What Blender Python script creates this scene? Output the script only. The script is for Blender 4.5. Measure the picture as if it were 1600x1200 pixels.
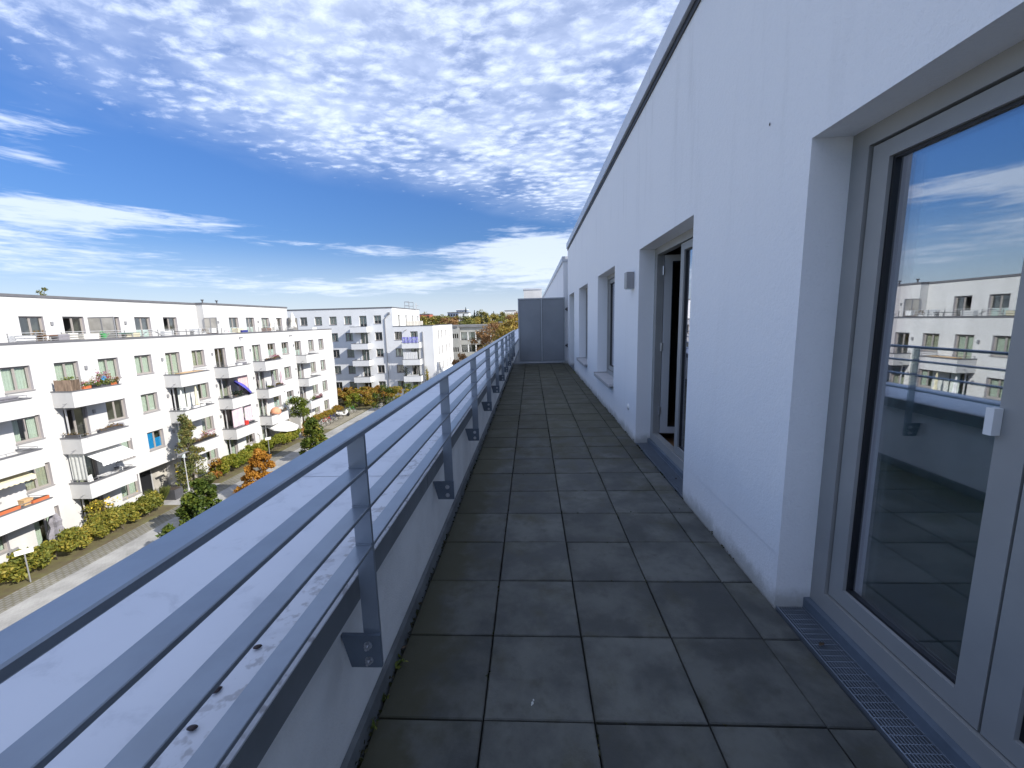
import bpy, bmesh, math, random
import numpy as np
from mathutils import Matrix, Vector

PI = math.pi
rnd = random.Random(7)
for o in list(bpy.data.objects):
    bpy.data.objects.remove(o)
S = bpy.context.scene
COL = S.collection

# ------------------------------------------------------------------ camera
cam_d = bpy.data.cameras.new('camera')
cam = bpy.data.objects.new('camera', cam_d)
COL.objects.link(cam)
cam_d.sensor_fit = 'HORIZONTAL'
cam_d.sensor_width = 36.0
cam_d.lens = 14.413
cam_d.clip_start = 0.02
cam_d.clip_end = 3000
yaw, pitch, roll = math.radians(-2.839), math.radians(8.832), math.radians(1.456)
fwd = Vector((math.sin(yaw) * math.cos(pitch), math.cos(yaw) * math.cos(pitch), -math.sin(pitch)))
r0 = Vector((math.cos(yaw), -math.sin(yaw), 0))
d0 = fwd.cross(r0)
rr = r0 * math.cos(roll) + d0 * math.sin(roll)
dd = -r0 * math.sin(roll) + d0 * math.cos(roll)
cm = Matrix((rr, -dd, -fwd)).transposed().to_4x4()
cm.translation = (0, 0, 1.42)
cam.matrix_world = cm
S.camera = cam

# ------------------------------------------------------------------ light and exposure
SUN_DIR = Vector((1.0, -0.38, 0.69)).normalized()      # towards the sun
SUN_EL = math.asin(SUN_DIR.z)
SUN_AZ = math.atan2(SUN_DIR.x, SUN_DIR.y)               # clockwise from +Y
S.view_settings.view_transform = 'Standard'
S.view_settings.look = 'None'
S.view_settings.exposure = 1.74
S.view_settings.gamma = 1.0
S.view_settings.use_curve_mapping = False
sun_d = bpy.data.lights.new('sun', 'SUN')
sun_d.energy = 2.0
sun_d.angle = math.radians(0.53)
sun_d.color = (1.0, 0.95, 0.87)
sun = bpy.data.objects.new('sun', sun_d)
COL.objects.link(sun)
sun.rotation_euler = SUN_DIR.to_track_quat('Z', 'Y').to_euler()
sun.location = (30, -20, 30)


class NT:
    """small helper to write node trees"""
    def __init__(self, nt):
        self.nt = nt
        nt.nodes.clear()

    def n(self, t, **kw):
        x = self.nt.nodes.new(t)
        for k, v in kw.items():
            setattr(x, k, v)
        return x

    def set(self, sock, v):
        if isinstance(v, bpy.types.NodeSocket):
            self.nt.links.new(v, sock)
        elif v is not None:
            sock.default_value = v

    def m(self, op, a, b=None, c=None, clamp=False):
        x = self.n('ShaderNodeMath', operation=op, use_clamp=clamp)
        self.set(x.inputs[0], a)
        if b is not None:
            self.set(x.inputs[1], b)
        if c is not None:
            self.set(x.inputs[2], c)
        return x.outputs[0]

    def sstep(self, v, lo, hi, a=0.0, b=1.0):
        x = self.n('ShaderNodeMapRange', interpolation_type='SMOOTHSTEP')
        self.set(x.inputs['Value'], v)
        self.set(x.inputs['From Min'], lo)
        self.set(x.inputs['From Max'], hi)
        self.set(x.inputs['To Min'], a)
        self.set(x.inputs['To Max'], b)
        return x.outputs[0]

    def noise(self, vec, scale, detail=4, rough=0.5, dist=0.0):
        x = self.n('ShaderNodeTexNoise')
        self.set(x.inputs['Vector'], vec)
        self.set(x.inputs['Scale'], scale)
        self.set(x.inputs['Detail'], detail)
        self.set(x.inputs['Roughness'], rough)
        self.set(x.inputs['Distortion'], dist)
        return x.outputs['Fac']

    def comb(self, x, y, z):
        c = self.n('ShaderNodeCombineXYZ')
        self.set(c.inputs[0], x)
        self.set(c.inputs[1], y)
        self.set(c.inputs[2], z)
        return c.outputs[0]

    def mixc(self, f, a, b):
        x = self.n('ShaderNodeMix', data_type='RGBA')
        self.set(x.inputs[0], f)
        self.set(x.inputs[6], a)
        self.set(x.inputs[7], b)
        return x.outputs[2]


W = bpy.data.worlds.new('World')
S.world = W
W.use_nodes = True
t = NT(W.node_tree)
SKY_STR = 0.05
sky = t.n('ShaderNodeTexSky', sky_type='NISHITA')
sky.sun_disc = False
sky.sun_elevation = SUN_EL
sky.sun_rotation = SUN_AZ
sky.altitude = 50
sky.air_density = 1.0
sky.dust_density = 0.6
sky.ozone_density = 2.0
tc = t.n('ShaderNodeTexCoord')
sep = t.n('ShaderNodeSeparateXYZ')
t.set(sep.inputs[0], tc.outputs['Generated'])
dx, dy, dz = sep.outputs
zc = t.m('MAXIMUM', dz, 0.02)
u = t.m('DIVIDE', dx, zc)
v = t.m('DIVIDE', dy, zc)
az = t.m('MULTIPLY', t.m('ARCTAN2', dx, dy), 57.29578)
el = t.m('MULTIPLY', t.m('ARCSINE', dz), 57.29578)
# -- altocumulus sheet (laid out on a flat plane high above)
uv = t.comb(u, v, 0.0)
big = t.noise(uv, 0.9, 3, 0.55)
wrp = t.m('SUBTRACT', big, 0.5)
edge = t.m('SUBTRACT', t.m('ADD', 4.62, t.m('MULTIPLY', u, 0.99)), v)
edge = t.m('ADD', edge, t.m('MULTIPLY', wrp, 1.3))
left = t.m('ADD', t.m('MULTIPLY', t.m('ADD', u, 2.25), 1.6), t.m('MULTIPLY', wrp, 2.0))
# towards the far side of the sky the sheet simply goes on
cov = t.sstep(t.m('MINIMUM', edge, left), -0.25, 1.5)
uvr = t.comb(t.m('ADD', t.m('MULTIPLY', u, 0.8), t.m('MULTIPLY', v, 0.55)), t.m('SUBTRACT', v, t.m('MULTIPLY', u, 0.35)), 0.3)
cells = t.noise(uvr, 17.0, 8, 0.66, 0.3)
vor = t.n('ShaderNodeTexVoronoi', feature='SMOOTH_F1')
t.set(vor.inputs['Vector'], uvr)
vor.inputs['Scale'].default_value = 13.0
vor.inputs['Smoothness'].default_value = 0.45
cell2 = t.m('SUBTRACT', 0.85, vor.outputs['Distance'])
med = t.noise(uv, 2.6, 3, 0.5)
fld = t.m('ADD', t.m('ADD', t.m('MULTIPLY', cells, 0.66), t.m('MULTIPLY', cell2, 0.34)), t.m('MULTIPLY', med, 0.42))
thr = t.m('SUBTRACT', 1.01, t.m('MULTIPLY', cov, 0.36))
puff = t.sstep(t.m('SUBTRACT', fld, thr), -0.13, 0.27)
veil = t.m('MULTIPLY', t.m('MULTIPLY', cov, cov), t.sstep(t.noise(uv, 1.7, 5, 0.6, 0.4), 0.3, 0.7, 0.15, 0.58))
a1 = t.m('SUBTRACT', 1.0, t.m('MULTIPLY', t.m('SUBTRACT', 1.0, t.m('MULTIPLY', puff, 0.88)), t.m('SUBTRACT', 1.0, veil)))
a1 = t.m('MULTIPLY', a1, t.sstep(cov, 0.0, 0.25))
# -- low streaks near the horizon, in azimuth and elevation
ae = t.comb(t.m('MULTIPLY', az, 0.055), t.m('MULTIPLY', el, 0.42), 0.7)
st = t.noise(ae, 1.6, 7, 0.62, 0.7)
st2 = t.noise(ae, 5.5, 5, 0.6, 0.4)
blobs = [(-50, 10.6, 6.0, 1.1, 1.0), (-41, 11.0, 6.0, 0.75, 0.85), (-52, 7.2, 11, 1.7, 0.75), (-28, 9.7, 6.0, 0.42, 0.62),
         (-20, 9.1, 5.0, 0.5, 0.5), (-22, 4.6, 10, 0.9, 0.75), (-15, 5.4, 6, 0.8, 0.75), (-5, 8.7, 7, 1.2, 0.62), (2, 6.8, 8, 2.6, 1.0),
         (1, 10.2, 6, 1.6, 0.75), (-9, 6.6, 5, 0.5, 0.55), (-36, 5.0, 10, 0.9, 0.5), (-60, 18, 6, 1.2, 0.7), (-49.5, 17.2, 3.0, 0.9, 0.75), (-50.5, 15.0, 2.2, 0.45, 0.6),
         (-52, 14.2, 4, 0.5, 0.4), (30, 9, 22, 3.5, 0.7), (-80, 9, 18, 3, 0.6), (90, 12, 30, 4, 0.6), (150, 10, 40, 4, 0.6), (-140, 10, 40, 4, 0.6)]
tot = 0.0
for (a0, e0, sa, se, w) in blobs:
    q = t.m('ADD', t.m('POWER', t.m('DIVIDE', t.m('SUBTRACT', az, a0), sa), 2.0), t.m('POWER', t.m('DIVIDE', t.m('SUBTRACT', el, e0), se), 2.0))
    g = t.m('MULTIPLY', t.m('EXPONENT', t.m('MULTIPLY', q, -0.7)), w)
    tot = t.m('ADD', tot, g)
lowf = t.m('ADD', t.m('MULTIPLY', tot, 0.75), t.m('ADD', t.m('MULTIPLY', t.m('SUBTRACT', st, 0.5), 1.5), t.m('MULTIPLY', t.m('SUBTRACT', st2, 0.5), 1.3)))
a2 = t.sstep(lowf, 0.2, 0.95)
a2 = t.m('MULTIPLY', a2, t.sstep(tot, 0.04, 0.4))
a2 = t.m('MULTIPLY', a2, 0.74)
hz = t.sstep(el, -3.0, 11.0, 0.72, 0.0)
alpha = t.m('SUBTRACT', 1.0, t.m('MULTIPLY', t.m('MULTIPLY', t.m('SUBTRACT', 1.0, a1), t.m('SUBTRACT', 1.0, a2)), t.m('SUBTRACT', 1.0, hz)))
hue = t.n('ShaderNodeHueSaturation')
hue.inputs['Saturation'].default_value = 1.18
t.set(hue.inputs['Value'], t.sstep(el, -5.0, 32.0, 0.55, 1.0))
t.set(hue.inputs['Color'], sky.outputs[0])
CL = 1.0 / SKY_STR
cloudc = t.mixc(t.sstep(el, 2.0, 30.0), (CL * 0.305, CL * 0.335, CL * 0.39, 1), (CL * 0.30, CL * 0.34, CL * 0.43, 1))
tint = t.n('ShaderNodeMix', data_type='RGBA', blend_type='MULTIPLY')
tint.inputs[0].default_value = 1.0
t.set(tint.inputs[6], hue.outputs[0])
tint.inputs[7].default_value = (0.595, 0.74, 1.03, 1)
colr = t.mixc(alpha, tint.outputs[2], cloudc)
bg = t.n('ShaderNodeBackground')
t.set(bg.inputs['Color'], colr)
bg.inputs['Strength'].default_value = SKY_STR
out = t.n('ShaderNodeOutputWorld')
t.set(out.inputs[0], bg.outputs[0])


# ------------------------------------------------------------------ materials
def newmat(name):
    m = bpy.data.materials.new(name)
    m.use_nodes = True
    return m, NT(m.node_tree)


def pm(name, col, rough=0.7, metal=0.0, var=0.08, scale=4.0, bump=0.0, bscale=80.0, spec=0.5, objrand=0.0, stretch=None, col2=None, detail=4, lo=0.3, hi=0.7):
    """plain surface with noise mottling in world space"""
    m, t = newmat(name)
    b = t.n('ShaderNodeBsdfPrincipled')
    pos = t.n('ShaderNodeNewGeometry').outputs['Position']
    if stretch:
        mp = t.n('ShaderNodeMapping')
        mp.inputs['Scale'].default_value = stretch
        t.set(mp.inputs[0], pos)
        pos2 = mp.outputs[0]
    else:
        pos2 = pos
    f = t.sstep(t.noise(pos2, scale, detail, 0.6), lo, hi)
    ca = tuple(c * (1 - var) for c in col) + (1,)
    cb = (tuple(c * (1 + var) for c in col) if col2 is None else tuple(col2)) + (1,)
    c = t.mixc(f, ca, cb)
    if objrand:
        oi = t.n('ShaderNodeObjectInfo')
        h = t.n('ShaderNodeHueSaturation')
        t.set(h.inputs['Color'], c)
        t.set(h.inputs['Value'], t.m('ADD', 1.0 - objrand, t.m('MULTIPLY', oi.outputs['Random'], 2 * objrand)))
        c = h.outputs[0]
    t.set(b.inputs['Base Color'], c)
    b.inputs['Roughness'].default_value = rough
    b.inputs['Metallic'].default_value = metal
    b.inputs['Specular IOR Level'].default_value = spec
    if bump:
        bp = t.n('ShaderNodeBump')
        bp.inputs['Strength'].default_value = bump
        bp.inputs['Distance'].default_value = 0.004
        t.set(bp.inputs['Height'], t.noise(pos, bscale, 3, 0.6))
        t.set(b.inputs['Normal'], bp.outputs[0])
    o = t.n('ShaderNodeOutputMaterial')
    t.set(o.inputs[0], b.outputs[0])
    return m


def glassmat(name, tint, refl_lo, refl_hi, rough=0.0, gcol=(1, 1, 1)):
    m, t = newmat(name)
    tr = t.n('ShaderNodeBsdfTransparent')
    tr.inputs[0].default_value = tuple(tint) + (1,)
    gl = t.n('ShaderNodeBsdfGlossy')
    gl.inputs['Roughness'].default_value = rough
    gl.inputs['Color'].default_value = tuple(gcol) + (1,)
    lw = t.n('ShaderNodeLayerWeight')
    lw.inputs[0].default_value = 0.35
    f = t.sstep(lw.outputs['Facing'], 0.0, 1.0, refl_lo, refl_hi)
    mx = t.n('ShaderNodeMixShader')
    t.set(mx.inputs[0], f)
    t.set(mx.inputs[1], tr.outputs[0])
    t.set(mx.inputs[2], gl.outputs[0])
    o = t.n('ShaderNodeOutputMaterial')
    t.set(o.inputs[0], mx.outputs[0])
    return m


def leafmat(name, cols, trans=0.3, rough=0.6, clump=0.8):
    """leaf faces, each leaf its own hue from the list"""
    m, t = newmat(name)
    geo = t.n('ShaderNodeNewGeometry')
    r = t.n('ShaderNodeValToRGB')
    r.color_ramp.interpolation = 'LINEAR'
    el_ = r.color_ramp.elements
    while len(el_) < len(cols):
        el_.new(0.5)
    for i, c in enumerate(cols):
        el_[i].position = i / max(1, len(cols) - 1)
        el_[i].color = tuple(c) + (1,)
    oi = t.n('ShaderNodeObjectInfo')
    nz = t.noise(geo.outputs['Position'], clump, 3, 0.6)
    f = t.m('ADD', t.m('MULTIPLY', geo.outputs['Random Per Island'], 0.55), t.m('MULTIPLY', t.m('SUBTRACT', nz, 0.3), 1.05))
    f = t.m('ADD', f, t.m('MULTIPLY', t.m('SUBTRACT', oi.outputs['Random'], 0.5), 0.25), clamp=True)
    t.set(r.inputs[0], f)
    d = t.n('ShaderNodeBsdfPrincipled')
    t.set(d.inputs['Base Color'], r.outputs[0])
    d.inputs['Roughness'].default_value = rough
    d.inputs['Specular IOR Level'].default_value = 0.3
    tl = t.n('ShaderNodeBsdfTranslucent')
    t.set(tl.inputs[0], r.outputs[0])
    mx = t.n('ShaderNodeMixShader')
    mx.inputs[0].default_value = trans
    t.set(mx.inputs[1], d.outputs[0])
    t.set(mx.inputs[2], tl.outputs[0])
    o = t.n('ShaderNodeOutputMaterial')
    t.set(o.inputs[0], mx.outputs[0])
    return m


M = {}
M['stucco'] = pm('white_render', (0.85, 0.86, 0.88), 0.85, var=0.025, scale=1.2, bump=0.8, bscale=120, spec=0.2)
M['stucco_far'] = pm('white_render_weathered', (0.565, 0.56, 0.55), 0.9, var=0.06, scale=1.0, stretch=(0.9, 0.9, 0.28), spec=0.2)
M['stucco_grey'] = pm('pale_render', (0.72, 0.73, 0.74), 0.9, var=0.03, scale=0.6, spec=0.2)
M['side_shade'] = pm('shaded_balcony_render', (0.62, 0.63, 0.64), 0.9, var=0.03, scale=1.0, spec=0.2)  # shaded side tone of the white balcony render, not assigned
M['parapet'] = pm('rough_parapet_render', (0.74, 0.74, 0.73), 0.9, var=0.08, scale=3, bump=0.7, bscale=140, spec=0.2)
M['upstand'] = pm('bitumen_upstand', (0.13, 0.14, 0.145), 0.8, var=0.2, scale=8)
M['plinth'] = pm('beige_plinth', (0.50, 0.46, 0.38), 0.9, var=0.12, scale=1.2)
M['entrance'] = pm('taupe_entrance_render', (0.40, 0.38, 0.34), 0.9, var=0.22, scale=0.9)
M['cap'] = pm('roof_edge_sheet', (0.125, 0.125, 0.135), 0.6, metal=0.0, var=0.08, scale=2)
M['capnear'] = pm('near_roof_edge_sheet', (0.56, 0.585, 0.63), 0.42, metal=0.2, var=0.05, scale=2)
M['roofgravel'] = pm('roof_deck', (0.30, 0.30, 0.30), 0.9, var=0.25, scale=3)
M['deck'] = pm('balcony_deck', (0.42, 0.42, 0.41), 0.9, var=0.15, scale=3)
M['frame'] = pm('agate_grey_frame', (0.305, 0.308, 0.302), 0.45, var=0.05, scale=3)
M['framefar'] = pm('beige_grey_frame', (0.31, 0.285, 0.265), 0.55, var=0.03, scale=3)
M['framein'] = pm('white_inner_frame', (0.55, 0.56, 0.57), 0.4, var=0.02)
M['gasket'] = pm('black_gasket', (0.012, 0.013, 0.016), 0.5)
M['sill'] = pm('grey_sill', (0.46, 0.45, 0.45), 0.5, var=0.05)
M['sillfar'] = pm('beige_grey_sill', (0.30, 0.285, 0.28), 0.6, var=0.05)
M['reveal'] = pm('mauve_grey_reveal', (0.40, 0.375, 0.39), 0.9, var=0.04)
M['rail'] = pm('painted_railing_steel', (0.27, 0.31, 0.365), 0.33, metal=0.55, var=0.06, scale=9, bump=0.12, bscale=28, spec=0.6)
M['bracket'] = pm('railing_bracket_steel', (0.12, 0.15, 0.19), 0.45, var=0.1, scale=12)
M['bolt'] = pm('zinc_bolt', (0.55, 0.56, 0.58), 0.3, metal=0.9)
M['screen'] = pm('grey_screen_panel', (0.23, 0.25, 0.275), 0.5, var=0.06, scale=1.5)
M['screenfr'] = pm('grey_screen_frame', (0.33, 0.355, 0.385), 0.4, var=0.06)
M['fascia'] = pm('parapet_fascia', (0.17, 0.185, 0.20), 0.5, var=0.12, scale=6)
M['white'] = pm('white_paint', (0.78, 0.78, 0.77), 0.5, var=0.03)
M['offwhite'] = pm('offwhite_cloth', (0.72, 0.69, 0.62), 0.9, var=0.06)
M['black'] = pm('black_plastic', (0.02, 0.02, 0.022), 0.5, var=0.1)
M['dgrey'] = pm('dark_grey_plastic', (0.07, 0.07, 0.078), 0.6, var=0.1)
M['mgrey'] = pm('mid_grey_metal', (0.30, 0.30, 0.31), 0.45, metal=0.3, var=0.05)
M['lgrey'] = pm('light_grey_metal', (0.55, 0.55, 0.55), 0.4, metal=0.3, var=0.05)
M['terracotta'] = pm('terracotta', (0.56, 0.15, 0.055), 0.8, var=0.1)
M['brownwood'] = pm('brown_wood', (0.20, 0.10, 0.06), 0.7, var=0.25, scale=14)
M['lightwood'] = pm('light_wood', (0.55, 0.36, 0.18), 0.7, var=0.15, scale=8)
M['reed'] = pm('reed_matting', (0.25, 0.18, 0.13), 0.9, var=0.4, scale=18, stretch=(1, 1, 0.1))
M['green'] = pm('green_plastic', (0.02, 0.32, 0.06), 0.5)
M['teal'] = pm('teal_cloth', (0.07, 0.17, 0.14), 0.8)
M['blue'] = pm('violet_blue_cloth', (0.085, 0.08, 0.42), 0.8, var=0.06)
M['lavender'] = pm('lavender_blue_cloth', (0.27, 0.27, 0.60), 0.9, var=0.08)
M['navy'] = pm('navy_cloth', (0.03, 0.04, 0.2), 0.8)
M['cyan'] = pm('blue_blind', (0.005, 0.30, 0.72), 0.8, var=0.05)
M['pink'] = pm('mauve_cloth', (0.56, 0.45, 0.49), 0.9, var=0.08, scale=2)
M['rose'] = pm('rose_cloth', (0.60, 0.42, 0.40), 0.9, var=0.08, scale=2)
M['copper'] = pm('copper_cloth', (0.66, 0.30, 0.17), 0.7, var=0.12)
M['cream'] = pm('cream_cloth', (0.72, 0.66, 0.46), 0.9, var=0.05)
M['sheetgrey'] = pm('grey_net_cloth', (0.56, 0.57, 0.54), 0.9, var=0.06)
M['greycloth'] = pm('slate_cloth', (0.22, 0.21, 0.23), 0.9, var=0.15, scale=8)
M['red'] = pm('red_plastic', (0.55, 0.03, 0.02), 0.5)
M['yellow'] = pm('yellow_petal', (0.8, 0.55, 0.02), 0.7)
M['curtain'] = pm('white_curtain', (0.58, 0.62, 0.57), 0.9, var=0.04)
M['beigecurtain'] = pm('beige_curtain', (0.46, 0.45, 0.38), 0.9, var=0.06)
M['film'] = pm('frosted_film', (0.62, 0.70, 0.70), 0.5, var=0.02)
M['privacyfilm'] = pm('green_grey_privacy_film', (0.34, 0.44, 0.41), 0.6, var=0.06, scale=1.5)
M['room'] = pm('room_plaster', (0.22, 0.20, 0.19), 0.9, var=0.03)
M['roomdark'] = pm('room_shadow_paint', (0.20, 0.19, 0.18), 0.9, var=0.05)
M['oak'] = pm('oak_floor', (0.24, 0.13, 0.065), 0.45, var=0.3, scale=6, stretch=(1, 8, 1))
M['glass'] = glassmat('door_glass', (0.84, 0.89, 0.875), 0.18, 0.95, gcol=(0.93, 0.93, 1.0))
M['glassfar'] = glassmat('window_glass', (0.90, 0.935, 0.905), 0.07, 0.6)
M['bark'] = pm('bark', (0.11, 0.09, 0.07), 0.9, var=0.3, scale=9)
M['barkpale'] = pm('pale_trunk', (0.55, 0.53, 0.48), 0.9, var=0.15, scale=9)
M['soil'] = pm('soil', (0.05, 0.035, 0.025), 0.95, var=0.3, scale=20)
M['hedge'] = leafmat('hedge_leaves', [(0.075, 0.10, 0.018), (0.15, 0.17, 0.03), (0.26, 0.245, 0.04), (0.38, 0.30, 0.05), (0.32, 0.17, 0.05)], 0.35, clump=0.55)
M['hedgegreen'] = leafmat('green_hedge_leaves', [(0.07, 0.11, 0.014), (0.14, 0.18, 0.02), (0.24, 0.25, 0.03), (0.33, 0.26, 0.04)], 0.35, clump=0.5)
M['autumnhedge'] = leafmat('autumn_hedge_leaves', [(0.09, 0.11, 0.015), (0.20, 0.19, 0.025), (0.34, 0.25, 0.04), (0.36, 0.16, 0.035), (0.25, 0.08, 0.03)], 0.35, clump=0.4)
M['chestnut'] = leafmat('chestnut_leaves', [(0.03, 0.055, 0.010), (0.065, 0.10, 0.014), (0.13, 0.16, 0.02), (0.32, 0.21, 0.03)], 0.25, clump=0.9)
M['orange'] = leafmat('orange_leaves', [(0.32, 0.15, 0.025), (0.44, 0.20, 0.03), (0.50, 0.26, 0.035), (0.34, 0.11, 0.025)], 0.35, clump=0.8)
M['sparse'] = leafmat('grey_green_leaves', [(0.065, 0.09, 0.03), (0.115, 0.145, 0.045), (0.18, 0.19, 0.06), (0.27, 0.19, 0.06)], 0.3, clump=0.7)
M['lightgreen'] = leafmat('light_green_leaves', [(0.06, 0.10, 0.012), (0.11, 0.15, 0.018), (0.18, 0.20, 0.025), (0.25, 0.21, 0.03)], 0.3)
M['fartree'] = leafmat('far_green_leaves', [(0.075, 0.095, 0.03), (0.14, 0.155, 0.04), (0.22, 0.205, 0.05), (0.30, 0.23, 0.06)], 0.25, clump=0.12)
M['fargold'] = leafmat('far_gold_leaves', [(0.17, 0.155, 0.04), (0.28, 0.24, 0.05), (0.38, 0.30, 0.06), (0.40, 0.26, 0.07)], 0.25, clump=0.15)
M['farred'] = leafmat('far_russet_leaves', [(0.17, 0.12, 0.05), (0.27, 0.15, 0.06), (0.32, 0.18, 0.08), (0.26, 0.19, 0.07)], 0.25, clump=0.2)
M['conifer'] = leafmat('conifer_needles', [(0.012, 0.022, 0.014), (0.025, 0.04, 0.022), (0.035, 0.055, 0.03)], 0.1, clump=0.2)
M['bigautumn'] = leafmat('big_autumn_leaves', [(0.15, 0.14, 0.03), (0.28, 0.22, 0.045), (0.36, 0.26, 0.05), (0.32, 0.19, 0.06), (0.25, 0.15, 0.07)], 0.25, clump=0.25)
M['potgreen'] = leafmat('pot_plant_leaves', [(0.05, 0.09, 0.02), (0.10, 0.15, 0.03), (0.18, 0.20, 0.04), (0.30, 0.22, 0.04)], 0.3, clump=4)
M['potdry'] = leafmat('dry_plant_leaves', [(0.07, 0.06, 0.025), (0.14, 0.10, 0.04), (0.24, 0.15, 0.06), (0.30, 0.12, 0.06)], 0.3, clump=4)
M['petals'] = leafmat('mixed_petals', [(0.35, 0.05, 0.08), (0.45, 0.2, 0.3), (0.7, 0.5, 0.5)], 0.3, clump=6)
M['heather'] = leafmat('heather_flowers', [(0.18, 0.06, 0.08), (0.26, 0.09, 0.11), (0.32, 0.17, 0.18), (0.10, 0.12, 0.04)], 0.2, clump=4)
M['moss'] = leafmat('moss_tufts', [(0.012, 0.018, 0.006), (0.03, 0.038, 0.010), (0.06, 0.055, 0.015), (0.10, 0.07, 0.03)], 0.15, clump=6)
M['grass'] = leafmat('ornamental_grass', [(0.05, 0.07, 0.02), (0.10, 0.12, 0.03), (0.20, 0.17, 0.06)], 0.3, clump=2)
M['deadleaf'] = pm('dead_leaf', (0.07, 0.045, 0.025), 0.7, var=0.3, scale=40)
M['seed'] = pm('dark_seed', (0.035, 0.02, 0.022), 0.4, var=0.4, scale=60)
M['concrete'] = pm('beige_concrete', (0.47, 0.45, 0.38), 0.9, var=0.12, scale=0.5, stretch=(1, 1, 0.3))
M['concretegrey'] = pm('grey_concrete', (0.40, 0.40, 0.37), 0.9, var=0.10, scale=0.5)
M['blinds'] = pm('grey_blinds', (0.42, 0.42, 0.40), 0.7, var=0.1, scale=1)
M['brick'] = pm('red_brick_wall', (0.38, 0.12, 0.08), 0.9, var=0.15, scale=0.5)
M['bluebuild'] = pm('blue_grey_cladding', (0.20, 0.24, 0.32), 0.6, var=0.1, scale=0.3)
M['roofgrey'] = pm('grey_roof', (0.20, 0.20, 0.205), 0.8, var=0.2, scale=0.4)
M['nut'] = M['seed']


def slab_material():
    m, t = newmat('concrete_paving')
    b = t.n('ShaderNodeBsdfPrincipled')
    geo = t.n('ShaderNodeNewGeometry')
    pos = geo.outputs['Position']
    oi = t.n('ShaderNodeObjectInfo')
    off = t.n('ShaderNodeVectorMath', operation='ADD')
    t.set(off.inputs[0], pos)
    t.set(off.inputs[1], t.comb(t.m('MULTIPLY', oi.outputs['Random'], 37.0), t.m('MULTIPLY', oi.outputs['Random'], 91.0), 0.0))
    blot = t.noise(off.outputs[0], 3.0, 6, 0.62, 0.1)
    fine = t.noise(pos, 130, 3, 0.7)
    mid = t.noise(off.outputs[0], 9, 4, 0.65)
    base = t.mixc(t.sstep(blot, 0.36, 0.66), (0.056, 0.059, 0.056, 1), (0.130, 0.133, 0.122, 1))
    base = t.mixc(t.m('MULTIPLY', t.sstep(mid, 0.5, 0.75), 0.55), base, (0.052, 0.053, 0.045, 1))
    # greenish algae, stronger along the parapet and the far rows
    sp = t.n('ShaderNodeSeparateXYZ')
    t.set(sp.inputs[0], pos)
    edge_ = t.m('ADD', t.m('MULTIPLY', t.sstep(sp.outputs[0], -0.2, -0.6), 0.35), t.m('MULTIPLY', t.sstep(sp.outputs[1], 2.5, 6.5), 0.34))
    alg = t.sstep(t.m('ADD', t.noise(off.outputs[0], 3.3, 5, 0.65), edge_), 0.50, 0.80)
    base = t.mixc(t.m('MULTIPLY', alg, 0.8), base, (0.062, 0.058, 0.030, 1))
    # moss creeping in from the joints
    gs = t.n('ShaderNodeSeparateXYZ')
    t.set(gs.inputs[0], t.n('ShaderNodeTexCoord').outputs['Generated'])
    ex = t.m('ABSOLUTE', t.m('SUBTRACT', gs.outputs[0], 0.5))
    ey = t.m('ABSOLUTE', t.m('SUBTRACT', gs.outputs[1], 0.5))
    ed = t.m('ADD', t.m('MAXIMUM', ex, ey), t.m('MULTIPLY', t.m('SUBTRACT', t.noise(pos, 11, 5, 0.7), 0.5), 0.34))
    ed = t.m('ADD', ed, t.sstep(sp.outputs[1], 2.0, 6.5, -0.03, 0.045))
    base = t.mixc(t.m('MULTIPLY', t.sstep(ed, 0.44, 0.58), 0.75), base, (0.040, 0.039, 0.022, 1))
    # light lime specks
    base = t.mixc(t.m('MULTIPLY', t.sstep(fine, 0.66, 0.8), 0.35), base, (0.2, 0.2, 0.195, 1))
    h = t.n('ShaderNodeHueSaturation')
    t.set(h.inputs['Color'], base)
    t.set(h.inputs['Value'], t.m('ADD', 0.86, t.m('MULTIPLY', oi.outputs['Random'], 0.3)))
    t.set(b.inputs['Base Color'], h.outputs[0])
    t.set(b.inputs['Roughness'], t.sstep(blot, 0.3, 0.7, 0.55, 0.85))
    b.inputs['Specular IOR Level'].default_value = 0.35
    bp = t.n('ShaderNodeBump')
    bp.inputs['Strength'].default_value = 0.5
    bp.inputs['Distance'].default_value = 0.002
    t.set(bp.inputs['Height'], t.m('ADD', fine, t.m('MULTIPLY', mid, 0.6)))
    t.set(b.inputs['Normal'], bp.outputs[0])
    o = t.n('ShaderNodeOutputMaterial')
    t.set(o.inputs[0], b.outputs[0])
    return m


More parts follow.
